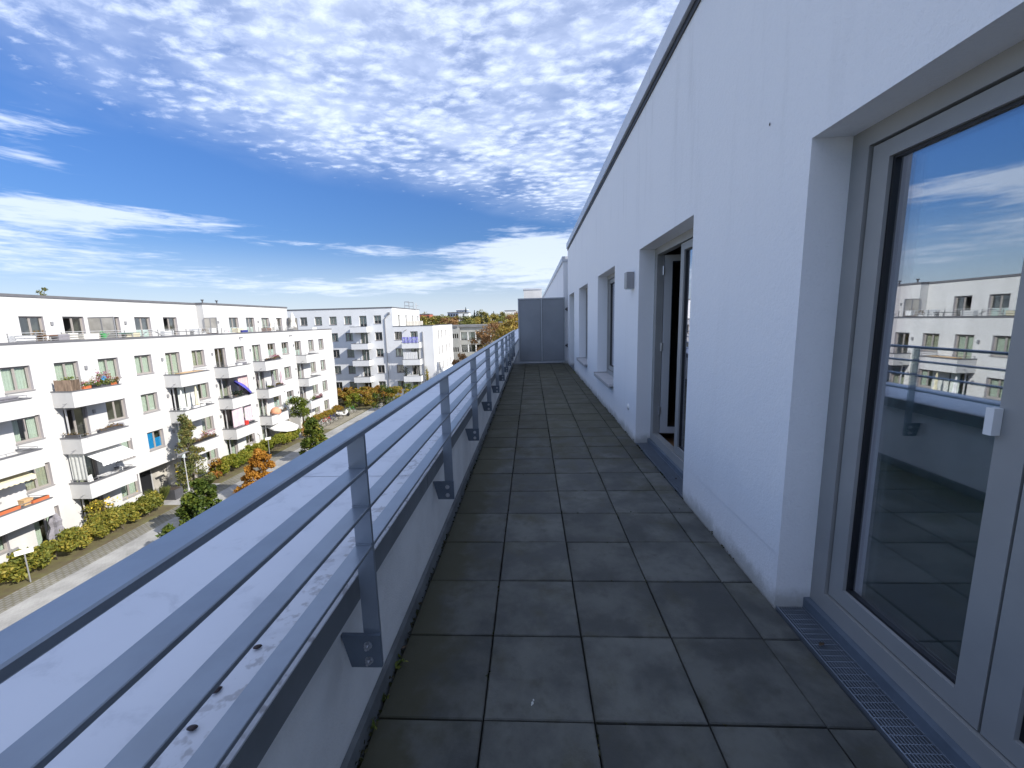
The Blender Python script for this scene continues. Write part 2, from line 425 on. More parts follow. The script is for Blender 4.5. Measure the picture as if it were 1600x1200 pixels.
def coping_material():
    m, t = newmat('aluminium_coping')
    b = t.n('ShaderNodeBsdfPrincipled')
    pos = t.n('ShaderNodeNewGeometry').outputs['Position']
    sp = t.n('ShaderNodeSeparateXYZ')
    t.set(sp.inputs[0], pos)
    cl = t.noise(pos, 1.5, 4, 0.6)
    sm = t.noise(pos, 7.0, 6, 0.65, 0.5)
    spk = t.noise(pos, 26.0, 3, 0.6)
    c = t.mixc(cl, (0.58, 0.60, 0.655, 1), (0.69, 0.705, 0.745, 1))
    c = t.mixc(t.m('MULTIPLY', t.sstep(sm, 0.54, 0.72), 0.45), c, (0.40, 0.42, 0.47, 1))
    near = t.sstep(sp.outputs[0], -0.85, -0.62)
    c = t.mixc(t.m('MULTIPLY', t.m('MULTIPLY', t.sstep(spk, 0.52, 0.66), near), 0.7), c, (0.28, 0.27, 0.28, 1))
    t.set(b.inputs['Base Color'], c)
    t.set(b.inputs['Roughness'], t.sstep(sm, 0.3, 0.7, 0.32, 0.5))
    b.inputs['Metallic'].default_value = 0.0
    bp = t.n('ShaderNodeBump')
    bp.inputs['Strength'].default_value = 0.25
    bp.inputs['Distance'].default_value = 0.012
    t.set(bp.inputs['Height'], t.noise(pos, 3.0, 2, 0.5))
    t.set(b.inputs['Normal'], bp.outputs[0])
    o = t.n('ShaderNodeOutputMaterial')
    t.set(o.inputs[0], b.outputs[0])
    return m


def paver_material(name, ca, cb, cj, sx, sy, joint=0.09):
    """small pavers, far too far away to tell apart one by one"""
    m, t = newmat(name)
    b = t.n('ShaderNodeBsdfPrincipled')
    pos = t.n('ShaderNodeNewGeometry').outputs['Position']
    br = t.n('ShaderNodeTexBrick')
    mp = t.n('ShaderNodeMapping')
    mp.inputs['Rotation'].default_value = (0, 0, PI / 2)
    t.set(mp.inputs[0], pos)
    t.set(br.inputs['Vector'], mp.outputs[0])
    br.inputs['Color1'].default_value = ca + (1,)
    br.inputs['Color2'].default_value = cb + (1,)
    br.inputs['Mortar'].default_value = cj + (1,)
    br.inputs['Scale'].default_value = 1.0
    br.inputs['Mortar Size'].default_value = joint * 0.5
    br.inputs['Brick Width'].default_value = sx
    br.inputs['Row Height'].default_value = sy
    nz = t.noise(pos, 0.7, 5, 0.6)
    h = t.n('ShaderNodeHueSaturation')
    t.set(h.inputs['Color'], br.outputs[0])
    t.set(h.inputs['Value'], t.sstep(nz, 0.25, 0.75, 0.75, 1.2))
    t.set(b.inputs['Base Color'], h.outputs[0])
    b.inputs['Roughness'].default_value = 0.9
    o = t.n('ShaderNodeOutputMaterial')
    t.set(o.inputs[0], b.outputs[0])
    return m


def near_wall_material():
    m, t = newmat('white_scraped_render')
    b = t.n('ShaderNodeBsdfPrincipled')
    pos = t.n('ShaderNodeNewGeometry').outputs['Position']
    sp = t.n('ShaderNodeSeparateXYZ')
    t.set(sp.inputs[0], pos)
    mp = t.n('ShaderNodeMapping')
    mp.inputs['Scale'].default_value = (1, 2.2, 0.22)
    t.set(mp.inputs[0], pos)
    streak = t.noise(mp.outputs[0], 2.4, 6, 0.65)
    mot = t.noise(pos, 1.1, 5, 0.6)
    grain = t.noise(pos, 85, 4, 0.7)
    c = t.mixc(mot, (0.83, 0.845, 0.87, 1), (0.88, 0.89, 0.905, 1))
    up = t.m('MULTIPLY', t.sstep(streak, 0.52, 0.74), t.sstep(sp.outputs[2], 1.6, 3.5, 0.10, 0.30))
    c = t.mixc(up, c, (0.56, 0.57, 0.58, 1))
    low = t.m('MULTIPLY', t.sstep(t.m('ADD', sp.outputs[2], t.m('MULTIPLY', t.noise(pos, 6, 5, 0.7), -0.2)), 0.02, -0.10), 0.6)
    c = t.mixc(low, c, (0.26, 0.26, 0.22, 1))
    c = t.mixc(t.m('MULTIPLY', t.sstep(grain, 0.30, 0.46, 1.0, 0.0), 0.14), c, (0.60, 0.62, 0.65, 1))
    t.set(b.inputs['Base Color'], c)
    b.inputs['Roughness'].default_value = 0.9
    b.inputs['Specular IOR Level'].default_value = 0.2
    bp = t.n('ShaderNodeBump')
    bp.inputs['Strength'].default_value = 0.7
    bp.inputs['Distance'].default_value = 0.004
    t.set(bp.inputs['Height'], t.m('ADD', grain, t.m('MULTIPLY', t.noise(pos, 28, 3, 0.6), 0.8)))
    t.set(b.inputs['Normal'], bp.outputs[0])
    o = t.n('ShaderNodeOutputMaterial')
    t.set(o.inputs[0], b.outputs[0])
    return m


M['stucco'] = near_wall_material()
M['slab'] = slab_material()
M['coping'] = coping_material()
M['grasspaver'] = paver_material('grass_pavers', (0.20, 0.19, 0.165), (0.225, 0.215, 0.19), (0.15, 0.14, 0.10), 0.30, 0.22, 0.08)
M['road'] = paver_material('pale_road_paving', (0.30, 0.295, 0.28), (0.33, 0.325, 0.31), (0.25, 0.245, 0.23), 0.2, 0.1, 0.01)
M['path'] = paver_material('path_paving', (0.33, 0.32, 0.30), (0.36, 0.35, 0.33), (0.25, 0.24, 0.23), 0.5, 0.5, 0.02)
M['parking'] = paver_material('tan_parking_paving', (0.24, 0.215, 0.17), (0.27, 0.24, 0.19), (0.16, 0.15, 0.09), 0.3, 0.2, 0.04)
M['bed'] = pm('garden_soil_and_weeds', (0.19, 0.145, 0.08), 0.95, var=0.45, scale=1.8, col2=(0.14, 0.13, 0.05), detail=6)
M['ground'] = pm('meadow_ground', (0.10, 0.10, 0.045), 0.95, var=0.35, scale=0.05, col2=(0.16, 0.14, 0.07), detail=6)


# ------------------------------------------------------------------ mesh helpers
class MB:
    """collects boxes, bars, tubes and lathes; mat index per face"""
    def __init__(self, frame=None):
        self.v, self.f, self.mi = [], [], []
        self.F = frame or Matrix.Identity(4)

    def add(self, vs, fs, mi=0):
        n = len(self.v)
        F = self.F
        self.v += [F @ Vector(p) for p in vs]
        self.f += [tuple(i + n for i in f) for f in fs]
        self.mi += [mi] * len(fs)
        return self

    def box(self, a, b, mi=0, skip=''):
        x0, y0, z0 = a
        x1, y1, z1 = b
        vs = [(x0, y0, z0), (x1, y0, z0), (x1, y1, z0), (x0, y1, z0), (x0, y0, z1), (x1, y0, z1), (x1, y1, z1), (x0, y1, z1)]
        fs = {'b': (0, 3, 2, 1), 't': (4, 5, 6, 7), 'f': (0, 1, 5, 4), 'r': (1, 2, 6, 5), 'k': (2, 3, 7, 6), 'l': (3, 0, 4, 7)}
        return self.add(vs, [q for k, q in fs.items() if k not in skip], mi)

    def quad(self, p, mi=0):
        return self.add(p, [tuple(range(len(p)))], mi)

    def prism(self, poly, axis, a, b, mi=0):
        """poly in the two other axes, extruded along axis (0,1,2) from a to b"""
        def P(q, w):
            r = list(q)
            r.insert(axis, w)
            return tuple(r)
        n = len(poly)
        vs = [P(q, a) for q in poly] + [P(q, b) for q in poly]
        fs = [tuple(range(n))[::-1], tuple(range(n, 2 * n))] + [(i, (i + 1) % n, n + (i + 1) % n, n + i) for i in range(n)]
        return self.add(vs, fs, mi)

    def tube(self, p0, p1, r0, r1=None, n=8, mi=0, caps=True):
        r1 = r0 if r1 is None else r1
        p0, p1 = Vector(p0), Vector(p1)
        d = (p1 - p0)
        if d.length < 1e-6:
            return self
        q = d.to_track_quat('Z', 'Y')
        vs = []
        for p, r in ((p0, r0), (p1, r1)):
            for i in range(n):
                a = 2 * PI * i / n
                vs.append(p + q @ Vector((r * math.cos(a), r * math.sin(a), 0)))
        fs = [(i, (i + 1) % n, n + (i + 1) % n, n + i) for i in range(n)]
        if caps:
            fs += [tuple(range(n))[::-1], tuple(range(n, 2 * n))]
        return self.add(vs, fs, mi)

    def path(self, pts, r, n=6, mi=0):
        for a, b in zip(pts, pts[1:]):
            self.tube(a, b, r, r, n, mi)
        return self

    def lathe(self, prof, c=(0, 0, 0), n=12, mi=0, sq=(1, 1), wob=0.0):
        vs, fs = [], []
        for (r, z) in prof:
            for i in range(n):
                a = 2 * PI * i / n
                w = 1 + (wob if i % 2 else -wob)
                vs.append((c[0] + r * w * sq[0] * math.cos(a), c[1] + r * w * sq[1] * math.sin(a), c[2] + z))
        for k in range(len(prof) - 1):
            for i in range(n):
                fs.append((k * n + i, k * n + (i + 1) % n, (k + 1) * n + (i + 1) % n, (k + 1) * n + i))
        fs.append(tuple(range(n))[::-1])
        fs.append(tuple(range((len(prof) - 1) * n, len(prof) * n)))
        return self.add(vs, fs, mi)

    def torus(self, c, R, r, axis='x', n=18, k=6, mi=0):
        vs, fs = [], []
        for i in range(n):
            a = 2 * PI * i / n
            for j in range(k):
                b = 2 * PI * j / k
                rr_ = R + r * math.cos(b)
                h = r * math.sin(b)
                p = {'x': (h, rr_ * math.cos(a), rr_ * math.sin(a)), 'y': (rr_ * math.cos(a), h, rr_ * math.sin(a)), 'z': (rr_ * math.cos(a), rr_ * math.sin(a), h)}[axis]
                vs.append((c[0] + p[0], c[1] + p[1], c[2] + p[2]))
        for i in range(n):
            for j in range(k):
                fs.append((i * k + j, ((i + 1) % n) * k + j, ((i + 1) % n) * k + (j + 1) % k, i * k + (j + 1) % k))
        return self.add(vs, fs, mi)

    def mesh(self, name, mats, off=None, smooth=False):
        me = bpy.data.meshes.new(name)
        vs = self.v if off is None else [p - Vector(off) for p in self.v]
        me.from_pydata([tuple(p) for p in vs], [], self.f)
        for m in (mats if isinstance(mats, (list, tuple)) else [mats]):
            me.materials.append(M[m] if isinstance(m, str) else m)
        me.polygons.foreach_set('material_index', self.mi)
        if smooth:
            me.polygons.foreach_set('use_smooth', [True] * len(self.f))
        me.validate()
        me.update()
        return me


def npmesh(name, V, Fq, mat):
    me = bpy.data.meshes.new(name)
    nv, nf, k = len(V), len(Fq), Fq.shape[1]
    me.vertices.add(nv)
    me.vertices.foreach_set('co', np.asarray(V, dtype=np.float32).ravel())
    me.loops.add(nf * k)
    me.loops.foreach_set('vertex_index', np.asarray(Fq, dtype=np.int32).ravel())
    me.polygons.add(nf)
    me.polygons.foreach_set('loop_start', np.arange(0, nf * k, k, dtype=np.int32))
    me.polygons.foreach_set('loop_total', np.full(nf, k, dtype=np.int32))
    me.materials.append(M[mat])
    me.update()
    return me


def obj(name, data, parent=None, loc=None, rotz=0.0):
    o = bpy.data.objects.new(name, data)
    COL.objects.link(o)
    if parent:
        o.parent = parent
    if loc is not None:
        o.location = loc
    if rotz:
        o.rotation_euler = (0, 0, rotz)
    return o


def tag(o, label=None, cat=None, group=None, kind=None):
    if label:
        o['label'] = label
    if cat:
        o['category'] = cat
    if group:
        o['group'] = group
    if kind:
        o['kind'] = kind
    return o


def thing(name, label, cat, loc=(0, 0, 0), rotz=0.0, group=None):
    o = obj(name, None, None, loc, rotz)
    o.empty_display_size = 0.2
    return tag(o, label, cat, group)


def part(name, mb, mats, parent, smooth=False, off=None):
    return obj(name, mb.mesh(name, mats, off, smooth), parent)


def struct(name, mb, mats):
    return tag(obj(name, mb.mesh(name, mats)), kind='structure')


def dup(root, loc, rotz=None, label=None):
    r = root.copy()
    COL.objects.link(r)
    r.location = loc
    if rotz is not None:
        r.rotation_euler = (0, 0, rotz)
    if label:
        r['label'] = label
    for ch in list(root.children):
        c = ch.copy()
        COL.objects.link(c)
        c.parent = r
        for g in ch.children:
            d = g.copy()
            COL.objects.link(d)
            d.parent = c
    return r


def leafcloud(P, size, seed, asp=0.55, var=0.35, up=0.0):
    """one diamond-shaped leaf at every point"""
    g = np.random.default_rng(seed)
    n = len(P)
    nrm = g.normal(size=(n, 3))
    nrm[:, 2] += up
    nrm /= np.linalg.norm(nrm, axis=1)[:, None]
    a = g.normal(size=(n, 3))
    a -= nrm * np.sum(a * nrm, 1)[:, None]
    a /= np.linalg.norm(a, axis=1)[:, None]
    b = np.cross(nrm, a)
    s = (size * (1 + var * g.uniform(-1, 1, n)))[:, None]
    bend = nrm * s * 0.18
    V = np.stack([P - a * s, P + b * s * asp + bend, P + a * s, P - b * s * asp + bend], 1).reshape(-1, 3)
    Fq = np.arange(4 * n).reshape(n, 4)
    return V, Fq


def clumps(g, centres, radii, n, shell=0.55):
    """points spread in the outer part of several leaf clumps"""
    k = g.integers(0, len(centres), n)
    d = g.normal(size=(n, 3))
    d /= np.linalg.norm(d, axis=1)[:, None]
    r = radii[k] * (shell + (1 - shell) * g.uniform(0, 1, n)) * (0.75 + 0.25 * g.uniform(0, 1, n))
    return centres[k] + d * r[:, None] * np.array([1, 1, 0.8])


# ================================================================== GROUND
GZ = -11.0
b = MB()
b.quad([(-900, -300, GZ - 0.03), (900, -300, GZ - 0.03), (900, 1500, GZ - 0.03), (-900, 1500, GZ - 0.03)])
struct('ground', b, 'ground')
b = MB()
b.box((-24.0, -30, GZ - 0.2), (-6.0, 80, GZ))
struct('road', b, 'road')
b = MB()
b.box((-25.25, -30, GZ - 0.2), (-24.004, 41.5, GZ + 0.004))
struct('paver_strip', b, 'grasspaver')
b = MB()
b.box((-28.19, -30, GZ - 0.2), (-25.254, 26.4, GZ + 0.03))
b.box((-28.19, 30.4, GZ - 0.2), (-25.254, 43.0, GZ + 0.03))
b.box((-28.19, 47.0, GZ - 0.2), (-27.1, 57.0, GZ + 0.03))
b.box((-45, 57.6, GZ - 0.2), (-24.2, 69.9, GZ + 0.03))
struct('garden_bed', b, 'bed')
b = MB()
b.box((-29.6, 26.404, GZ - 0.2), (-25.254, 30.396, GZ + 0.006))
b.box((-29.6, 43.004, GZ - 0.2), (-25.254, 46.996, GZ + 0.006))
struct('path', b, 'path')
b = MB()
b.box((-27.09, 47.0, GZ - 0.2), (-24.2, 57.59, GZ + 0.006))
struct('parking_strip', b, 'parking')


# ================================================================== BUILDING KIT
def frame(o, ang):
    return Matrix.Translation(o) @ Matrix.Rotation(ang, 4, 'Z')


def facade(mb, x0, x1, z0, z1, ops, depth=0.16, room=2.2, holes=(), rv=0):
    """outer wall plane at local y = 0 (inward is +y) with openings, reveals and the room behind each; ops: (xa, xb, za, zb, opt)"""
    allo = list(ops) + list(holes)
    xs = sorted(set([x0, x1] + [o[0] for o in allo] + [o[1] for o in allo]))
    zs = sorted(set([z0, z1] + [o[2] for o in allo] + [o[3] for o in allo]))
    for i in range(len(xs) - 1):
        xa, xb = xs[i], xs[i + 1]
        if xb - xa < 1e-5:
            continue
        for j in range(len(zs) - 1):
            za, zb = zs[j], zs[j + 1]
            if zb - za < 1e-5:
                continue
            cx, cz = (xa + xb) / 2, (za + zb) / 2
            if any(o[0] < cx < o[1] and o[2] < cz < o[3] for o in allo):
                continue
            mb.quad([(xa, 0, za), (xb, 0, za), (xb, 0, zb), (xa, 0, zb)])
    for o in ops:
        xa, xb, za, zb = o[:4]
        d = depth
        mb.quad([(xa, 0, za), (xa, d, za), (xa, d, zb), (xa, 0, zb)], rv)
        mb.quad([(xb, 0, za), (xb, 0, zb), (xb, d, zb), (xb, d, za)], rv)
        mb.quad([(xa, 0, zb), (xa, d, zb), (xb, d, zb), (xb, 0, zb)], rv)
        mb.quad([(xa, 0, za), (xb, 0, za), (xb, d, za), (xa, d, za)], rv)
        if room:
            e = room
            mb.quad([(xa, d, za), (xa, e, za), (xa, e, zb), (xa, d, zb)], 1)
            mb.quad([(xb, d, za), (xb, d, zb), (xb, e, zb), (xb, e, za)], 1)
            mb.quad([(xa, d, zb), (xa, e, zb), (xb, e, zb), (xb, d, zb)], 1)
            mb.quad([(xa, d, za), (xb, d, za), (xb, e, za), (xa, e, za)], 1)
            mb.quad([(xa, e, za), (xb, e, za), (xb, e, zb), (xa, e, zb)], 1)


def ring(mb, x0, x1, z0, z1, w, y0, y1, mi=0, wb=None, wt=None):
    wb = w if wb is None else wb
    wt = w if wt is None else wt
    mb.box((x0, y0, z0), (x0 + w, y1, z1), mi)
    mb.box((x1 - w, y0, z0), (x1, y1, z1), mi)
    mb.box((x0 + w, y0, z0), (x1 - w, y1, z0 + wb), mi)
    mb.box((x0 + w, y0, z1 - wt), (x1 - w, y1, z1), mi)


def wavy(mb, x0, x1, z0, z1, y, amp=0.025, waves=7, mi=0, taper=0.0):
    n = max(6, int(waves * 4))
    vs, fs = [], []
    for i in range(n + 1):
        f = i / n
        x = x0 + (x1 - x0) * f
        yy = y + amp * math.sin(f * waves * 2 * PI)
        xm = (x0 + x1) / 2
        vs.append((xm + (x - xm) * (1 - taper), yy, z1))
        vs.append((x, yy * 1.0 + 0.3 * amp * math.cos(f * 9), z0))
    for i in range(n):
        fs.append((2 * i, 2 * i + 2, 2 * i + 3, 2 * i + 1))
    mb.add(vs, fs, mi)


KIT = {}


def window_kit(w, h, sill, style):
    key = (round(w, 3), round(h, 3), sill, style)
    if key in KIT:
        return KIT[key]
    fr = MB()
    d = 0.16
    ring(fr, 0, w, 0, h, 0.055, d, d + 0.07)
    half = w / 2
    ring(fr, 0.055, half - 0.008, 0.055, h - 0.055, 0.05, d + 0.015, d + 0.065)
    ring(fr, half + 0.008, w - 0.055, 0.055, h - 0.055, 0.05, d + 0.015, d + 0.065)
    fr.box((half - 0.008, d + 0.005, 0.055), (half + 0.008, d + 0.06, h - 0.055))
    res = [('window' if sill else 'balcony_door', fr.mesh('window_frame', ['framefar']))]
    subs = []
    for i in range(2):
        p = MB()
        xa = 0.105 if i == 0 else half + 0.058
        xb = half - 0.058 if i == 0 else w - 0.105
        if style == 'open' and i == 0:
            continue
        p.box((xa, d + 0.034, 0.105), (xb, d + 0.046, h - 0.105))
        subs.append(('pane', p.mesh('pane', ['glassfar'])))
    if sill:
        s = MB()
        s.box((-0.03, -0.055, -0.035), (w + 0.03, d, 0.004))
        s.box((-0.03, -0.055, 0.004), (-0.012, d - 0.03, 0.03))
        s.box((w + 0.012, -0.055, 0.004), (w + 0.03, d - 0.03, 0.03))
        subs.append(('sill', s.mesh('sill', ['sillfar'])))
    c = MB()
    if style == 'curtain':
        wavy(c, 0.05, w - 0.05, 0.02, h - 0.02, d + 0.16, 0.02, 9)
        subs.append(('curtain', c.mesh('curtain', ['curtain'], smooth=True)))
    elif style == 'beige':
        wavy(c, 0.05, w - 0.05, 0.02, h - 0.02, d + 0.16, 0.025, 8)
        subs.append(('curtain', c.mesh('curtain', ['beigecurtain'], smooth=True)))
    elif style == 'drawn':
        wavy(c, 0.05, w * 0.36, 0.02, h - 0.02, d + 0.16, 0.03, 4)
        wavy(c, w * 0.66, w - 0.05, 0.02, h - 0.02, d + 0.16, 0.03, 4)
        subs.append(('curtain', c.mesh('curtain', ['curtain'], smooth=True)))
    elif style == 'half':
        c.box((0.10, d + 0.05, 0.10), (half - 0.055, d + 0.056, h * 0.52))
        c.box((half + 0.055, d + 0.05, 0.10), (w - 0.10, d + 0.056, h * 0.52))
        subs.append(('frosted_film', c.mesh('frosted_film', ['film'])))
    elif style == 'blue':
        c.box((0.10, d + 0.05, 0.10), (half - 0.055, d + 0.056, h - 0.1))
        c.box((half + 0.055, d + 0.05, 0.10), (w - 0.10, d + 0.056, h * 0.58))
        subs.append(('blind', c.mesh('blind', ['cyan'])))
    elif style == 'blind':
        c.box((0.06, d + 0.1, h * 0.35), (w - 0.06, d + 0.106, h - 0.05))
        subs.append(('blind', c.mesh('blind', ['blinds'])))
    KIT[key] = (res[0], subs)
    return KIT[key]


def put_window(root, F, x, z, w, h, sill, style):
    (nm, me), subs = window_kit(w, h, sill, style)
    p = F @ Vector((x, 0, z))
    ang = F.to_euler().z
    o = obj(nm, me, root, p - Vector(root.location), ang)
    for sn, sm in subs:
        obj(sn, sm, o)
    return o


# ================================================================== OPPOSITE APARTMENT BUILDING
XF = -28.2
A = thing('apartment_building', 'long sunlit white apartment block with balconies across the street', 'building', (XF, 5.0, GZ))
FA = frame((XF, 5.0, 0), PI / 2)            # local x runs along the street, local y into the building
FLOORS = [-2.60, -5.43, -8.26, -10.93]       # room floors, top to ground
Wd = 1.31
cols = {}
for k in range(-7, 8):
    cols[k] = 27.82 + 2.487 * k
cols[8] = 47.83
cols[9] = 50.82
cols[10] = 53.35
doors = {-7: 0, -5: 1, -2: 1, 1: 1, 3: 1, 5: 1, 8: 1}
doors = [-5, -2, 1, 3, 5, 8]
styles = {}
rs = random.Random(3)
for k in cols:
    for r in range(4):
        styles[(k, r)] = rs.choice(['curtain', 'curtain', 'curtain', 'beige', 'drawn', 'dark'])
styles.update({(-3, 0): 'curtain', (-2, 0): 'curtain', (-1, 0): 'curtain', (0, 0): 'curtain', (1, 0): 'curtain', (2, 0): 'beige', (3, 0): 'dark', (4, 0): 'curtain', (5, 0): 'curtain', (6, 0): 'half', (7, 0): 'half', (8, 0): 'half', (9, 0): 'beige', (10, 0): 'beige',
               (-3, 1): 'drawn', (-2, 1): 'open', (-1, 1): 'dark', (0, 1): 'curtain', (1, 1): 'dark', (2, 1): 'drawn', (3, 1): 'beige', (5, 1): 'drawn', (6, 1): 'curtain', (7, 1): 'curtain', (8, 1): 'drawn', (9, 1): 'beige', (10, 1): 'drawn',
               (0, 2): 'blue', (-1, 2): 'curtain', (-3, 2): 'beige', (2, 2): 'beige', (7, 2): 'half', (8, 2): 'dark', (9, 2): 'curtain', (10, 2): 'curtain', (6, 2): 'half',
               (-3, 3): 'drawn', (-2, 3): 'dark', (2, 3): 'drawn', (3, 3): 'drawn', (9, 3): 'beige', (10, 3): 'beige'})
ops, wins = [], []
for k, y in cols.items():
    for r, fz in enumerate(FLOORS):
        if r == 3 and k in (0, 7):
            continue
        isd = k in doors or (r == 3 and k in (-3, -1) and False)
        za = fz + (0.02 if isd else 0.82)
        zb = fz + 2.2
        if r == 3 and k in (9,):
            za = fz + 0.95
        if k == -3 and r == 3:
            za = fz + 0.05
        ops.append((y - 5, y - 5 + Wd, za, zb))
        wins.append((y - 5, za, Wd, zb - za, not (isd or (k == -3 and r == 3)), styles[(k, r)]))
# two ground-floor entrances, recessed
ENT = [(26.75 - 5, 30.2 - 5), (44.2 - 5, 47.3 - 5)]
wall = MB(FA)
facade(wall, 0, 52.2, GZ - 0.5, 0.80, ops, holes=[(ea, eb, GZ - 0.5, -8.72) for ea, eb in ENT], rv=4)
# ends, back, roof deck of the main body and the set-back storey
wall.quad([(0, 0, GZ - .5), (0, 0, 0.8), (0, 14, 0.8), (0, 14, GZ - .5)])
wall.quad([(52.2, 0, GZ - .5), (52.2, 14, GZ - .5), (52.2, 14, 0.8), (52.2, 0, 0.8)])
wall.quad([(0, 14, GZ - .5), (0, 14, 0.8), (52.2, 14, 0.8), (52.2, 14, GZ - .5)])
wall.quad([(0, 0.32, 0.28), (52.2, 0.32, 0.28), (52.2, 0.32, 0.8), (0, 0.32, 0.8)])
wall.quad([(0, 0.32, 0.28), (52.2, 0.32, 0.28), (52.2, 14, 0.28), (0, 14, 0.28)], 2)
for ea, eb in ENT:
    for (q, mi) in ((((ea, 0, GZ - .5), (ea, 1.3, GZ - .5), (ea, 1.3, -8.72), (ea, 0, -8.72)), 3), (((eb, 0, GZ - .5), (eb, 0, -8.72), (eb, 1.3, -8.72), (eb, 1.3, GZ - .5)), 0),
                    (((ea, 0, -8.72), (ea, 1.3, -8.72), (eb, 1.3, -8.72), (eb, 0, -8.72)), 0), (((ea, 1.3, GZ - .5), (eb, 1.3, GZ - .5), (eb, 1.3, -8.72), (ea, 1.3, -8.72)), 3)):
        wall.quad(q, mi)
AO = tuple(A.location)
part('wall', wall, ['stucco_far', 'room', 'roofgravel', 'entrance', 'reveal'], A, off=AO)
pl = MB(FA)
pl.box((47.4 - 5, -0.012, GZ - 0.1), (52.212, 0.0, -10.32))
pl.box((52.2, 0.0, GZ - 0.1), (52.212, 14, -10.32))
part('plinth', pl, 'plinth', A, off=AO)
for (x, z, w, h, sl, stl) in wins:
    put_window(A, FA, x, z, w, h, sl, stl)
# parapet cap
cp = MB(FA)
cp.box((-0.03, -0.04, 0.79), (52.24, 0.36, 0.91))
part('parapet_coping', cp, 'cap', A, off=AO)
# entrance doors and letter boards
for i, (ea, eb) in enumerate(ENT):
    e = MB(FA)
    xd = ea + 0.95
    ring(e, xd, xd + 1.15, GZ + 0.03, -8.80, 0.08, 1.2, 1.27)
    e.box((xd - 0.02, 1.18, GZ + 0.03), (xd, 1.29, -8.74))
    dfr = part('entrance_door', e, 'lgrey', A, off=AO)
    g = MB(FA)
    g.box((xd + 0.08, 1.225, GZ + 0.11), (xd + 1.07, 1.245, -8.88))
    part('pane', g, 'gasket', dfr, off=AO)
    g = MB(FA)
    g.box((ea + 0.25, 1.27, -9.75), (ea + 0.62, 1.298, -9.2))
    bd = part('door_bell_board', g, 'black', A, off=AO)
    g = MB(FA)
    g.box((ea + 0.29, 1.255, -9.6), (ea + 0.42, 1.269, -9.35))
    g.box((ea + 0.46, 1.255, -9.6), (ea + 0.58, 1.269, -9.35))
    part('name_plate', g, 'white', bd, off=AO)
# small wall lamps beside the balcony doors
for k in doors:
    for fz in FLOORS[:3]:
        if k == -5:
            continue
        g = MB(FA)
        x = cols[k] - 5 - 0.42 if k != -2 else cols[k] - 5 + Wd + 0.3
        g.box((x, -0.09, fz + 1.62), (x + 0.13, 0.0, fz + 1.86))
        part('wall_lamp', g, 'mgrey', A, off=AO)
# roof spouts
for (y, z) in ((38.6, 0.42), (46.9, 0.3)):
    g = MB(FA)
    g.tube((y - 5, 0.02, z), (y - 5, -0.35, z - 0.02), 0.045, n=8)
    part('roof_spout', g, 'dgrey', A, off=AO)

# set-back top storey in two lengths
setb = MB(FA)
D1 = 30.5 - 28.2
D2 = 29.85 - 28.2
so1 = [(23.38, 1.25), (25.7, 1.28), (28.15, 1.28), (30.6, 1.33), (33.1, 1.33)]
so2 = [(39.73, 1.33), (42.2, 1.31), (44.7, 1.33), (47.2, 1.28)]
st1 = ['dark', 'open', 'dark', 'half', 'open']
st2 = ['half', 'half', 'beige', 'dark']
FS1 = frame((-30.5, 5.0, 0), PI / 2)
FS2 = frame((-29.85, 5.0, 0), PI / 2)
setb.F = FS1
extra = [(18.4, 1.3), (15.9, 1.3)]
facade(setb, 3.0, 31.65, 0.28, 3.55, [(y - 5, y - 5 + w, 0.30, 2.40) for y, w in so1 + extra], depth=0.16, rv=2)
setb.F = FS2
facade(setb, 31.65, 44.7, 0.28, 3.55, [(y - 5, y - 5 + w, 0.30, 2.40) for y, w in so2], depth=0.16, rv=2)
setb.quad([(31.65, 0, 0.28), (31.65, 0, 3.55), (31.65, 3, 3.55), (31.65, 3, 0.28)])
setb.quad([(44.7, 0, 0.28), (44.7, 8, 0.28), (44.7, 8, 3.55), (44.7, 0, 3.55)])
setb.quad([(3.0, 8, 0.28), (3, 8, 3.55), (44.7, 8, 3.55), (44.7, 8, 0.28)])
setb.quad([(3.0, 0.65, 0.28), (3, 8, 0.28), (3, 8, 3.55), (3.0, 0.65, 3.55)])
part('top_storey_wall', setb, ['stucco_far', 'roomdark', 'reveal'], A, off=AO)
for (y, w), s_ in zip(so1 + extra, st1 + ['dark', 'half']):
    put_window(A, FS1, y - 5, 0.30, w, 2.10, False, s_)
for (y, w), s_ in zip(so2, st2):
    put_window(A, FS2, y - 5, 0.30, w, 2.10, False, s_)
rc = MB(FS1)
rc.box((2.95, -0.06, 3.54), (31.62, 7.4, 3.70))
part('roof_coping', rc, 'cap', A, off=AO)
rc = MB(FS2)
rc.box((31.6, -0.06, 3.56), (44.76, 8.05, 3.72))
part('roof_coping', rc, 'cap', A, off=AO)
for y in (24.95, 29.75, 38.2, 44.0):
    g = MB(FS1 if y < 36 else FS2)
    g.box((y - 5, -0.09, 1.85), (y - 5 + 0.13, 0.0, 2.07))
    part('wall_lamp', g, 'mgrey', A, off=AO)
for y in (40.4, 42.3):
    g = MB(FS2)
    g.tube((y - 5, 3.0, 3.7), (y - 5, 3.0, 4.15), 0.06)
    g.tube((y - 5, 3.0, 4.15), (y - 5, 3.0, 4.25), 0.13)
    part('roof_vent', g, 'dgrey', A, off=AO)
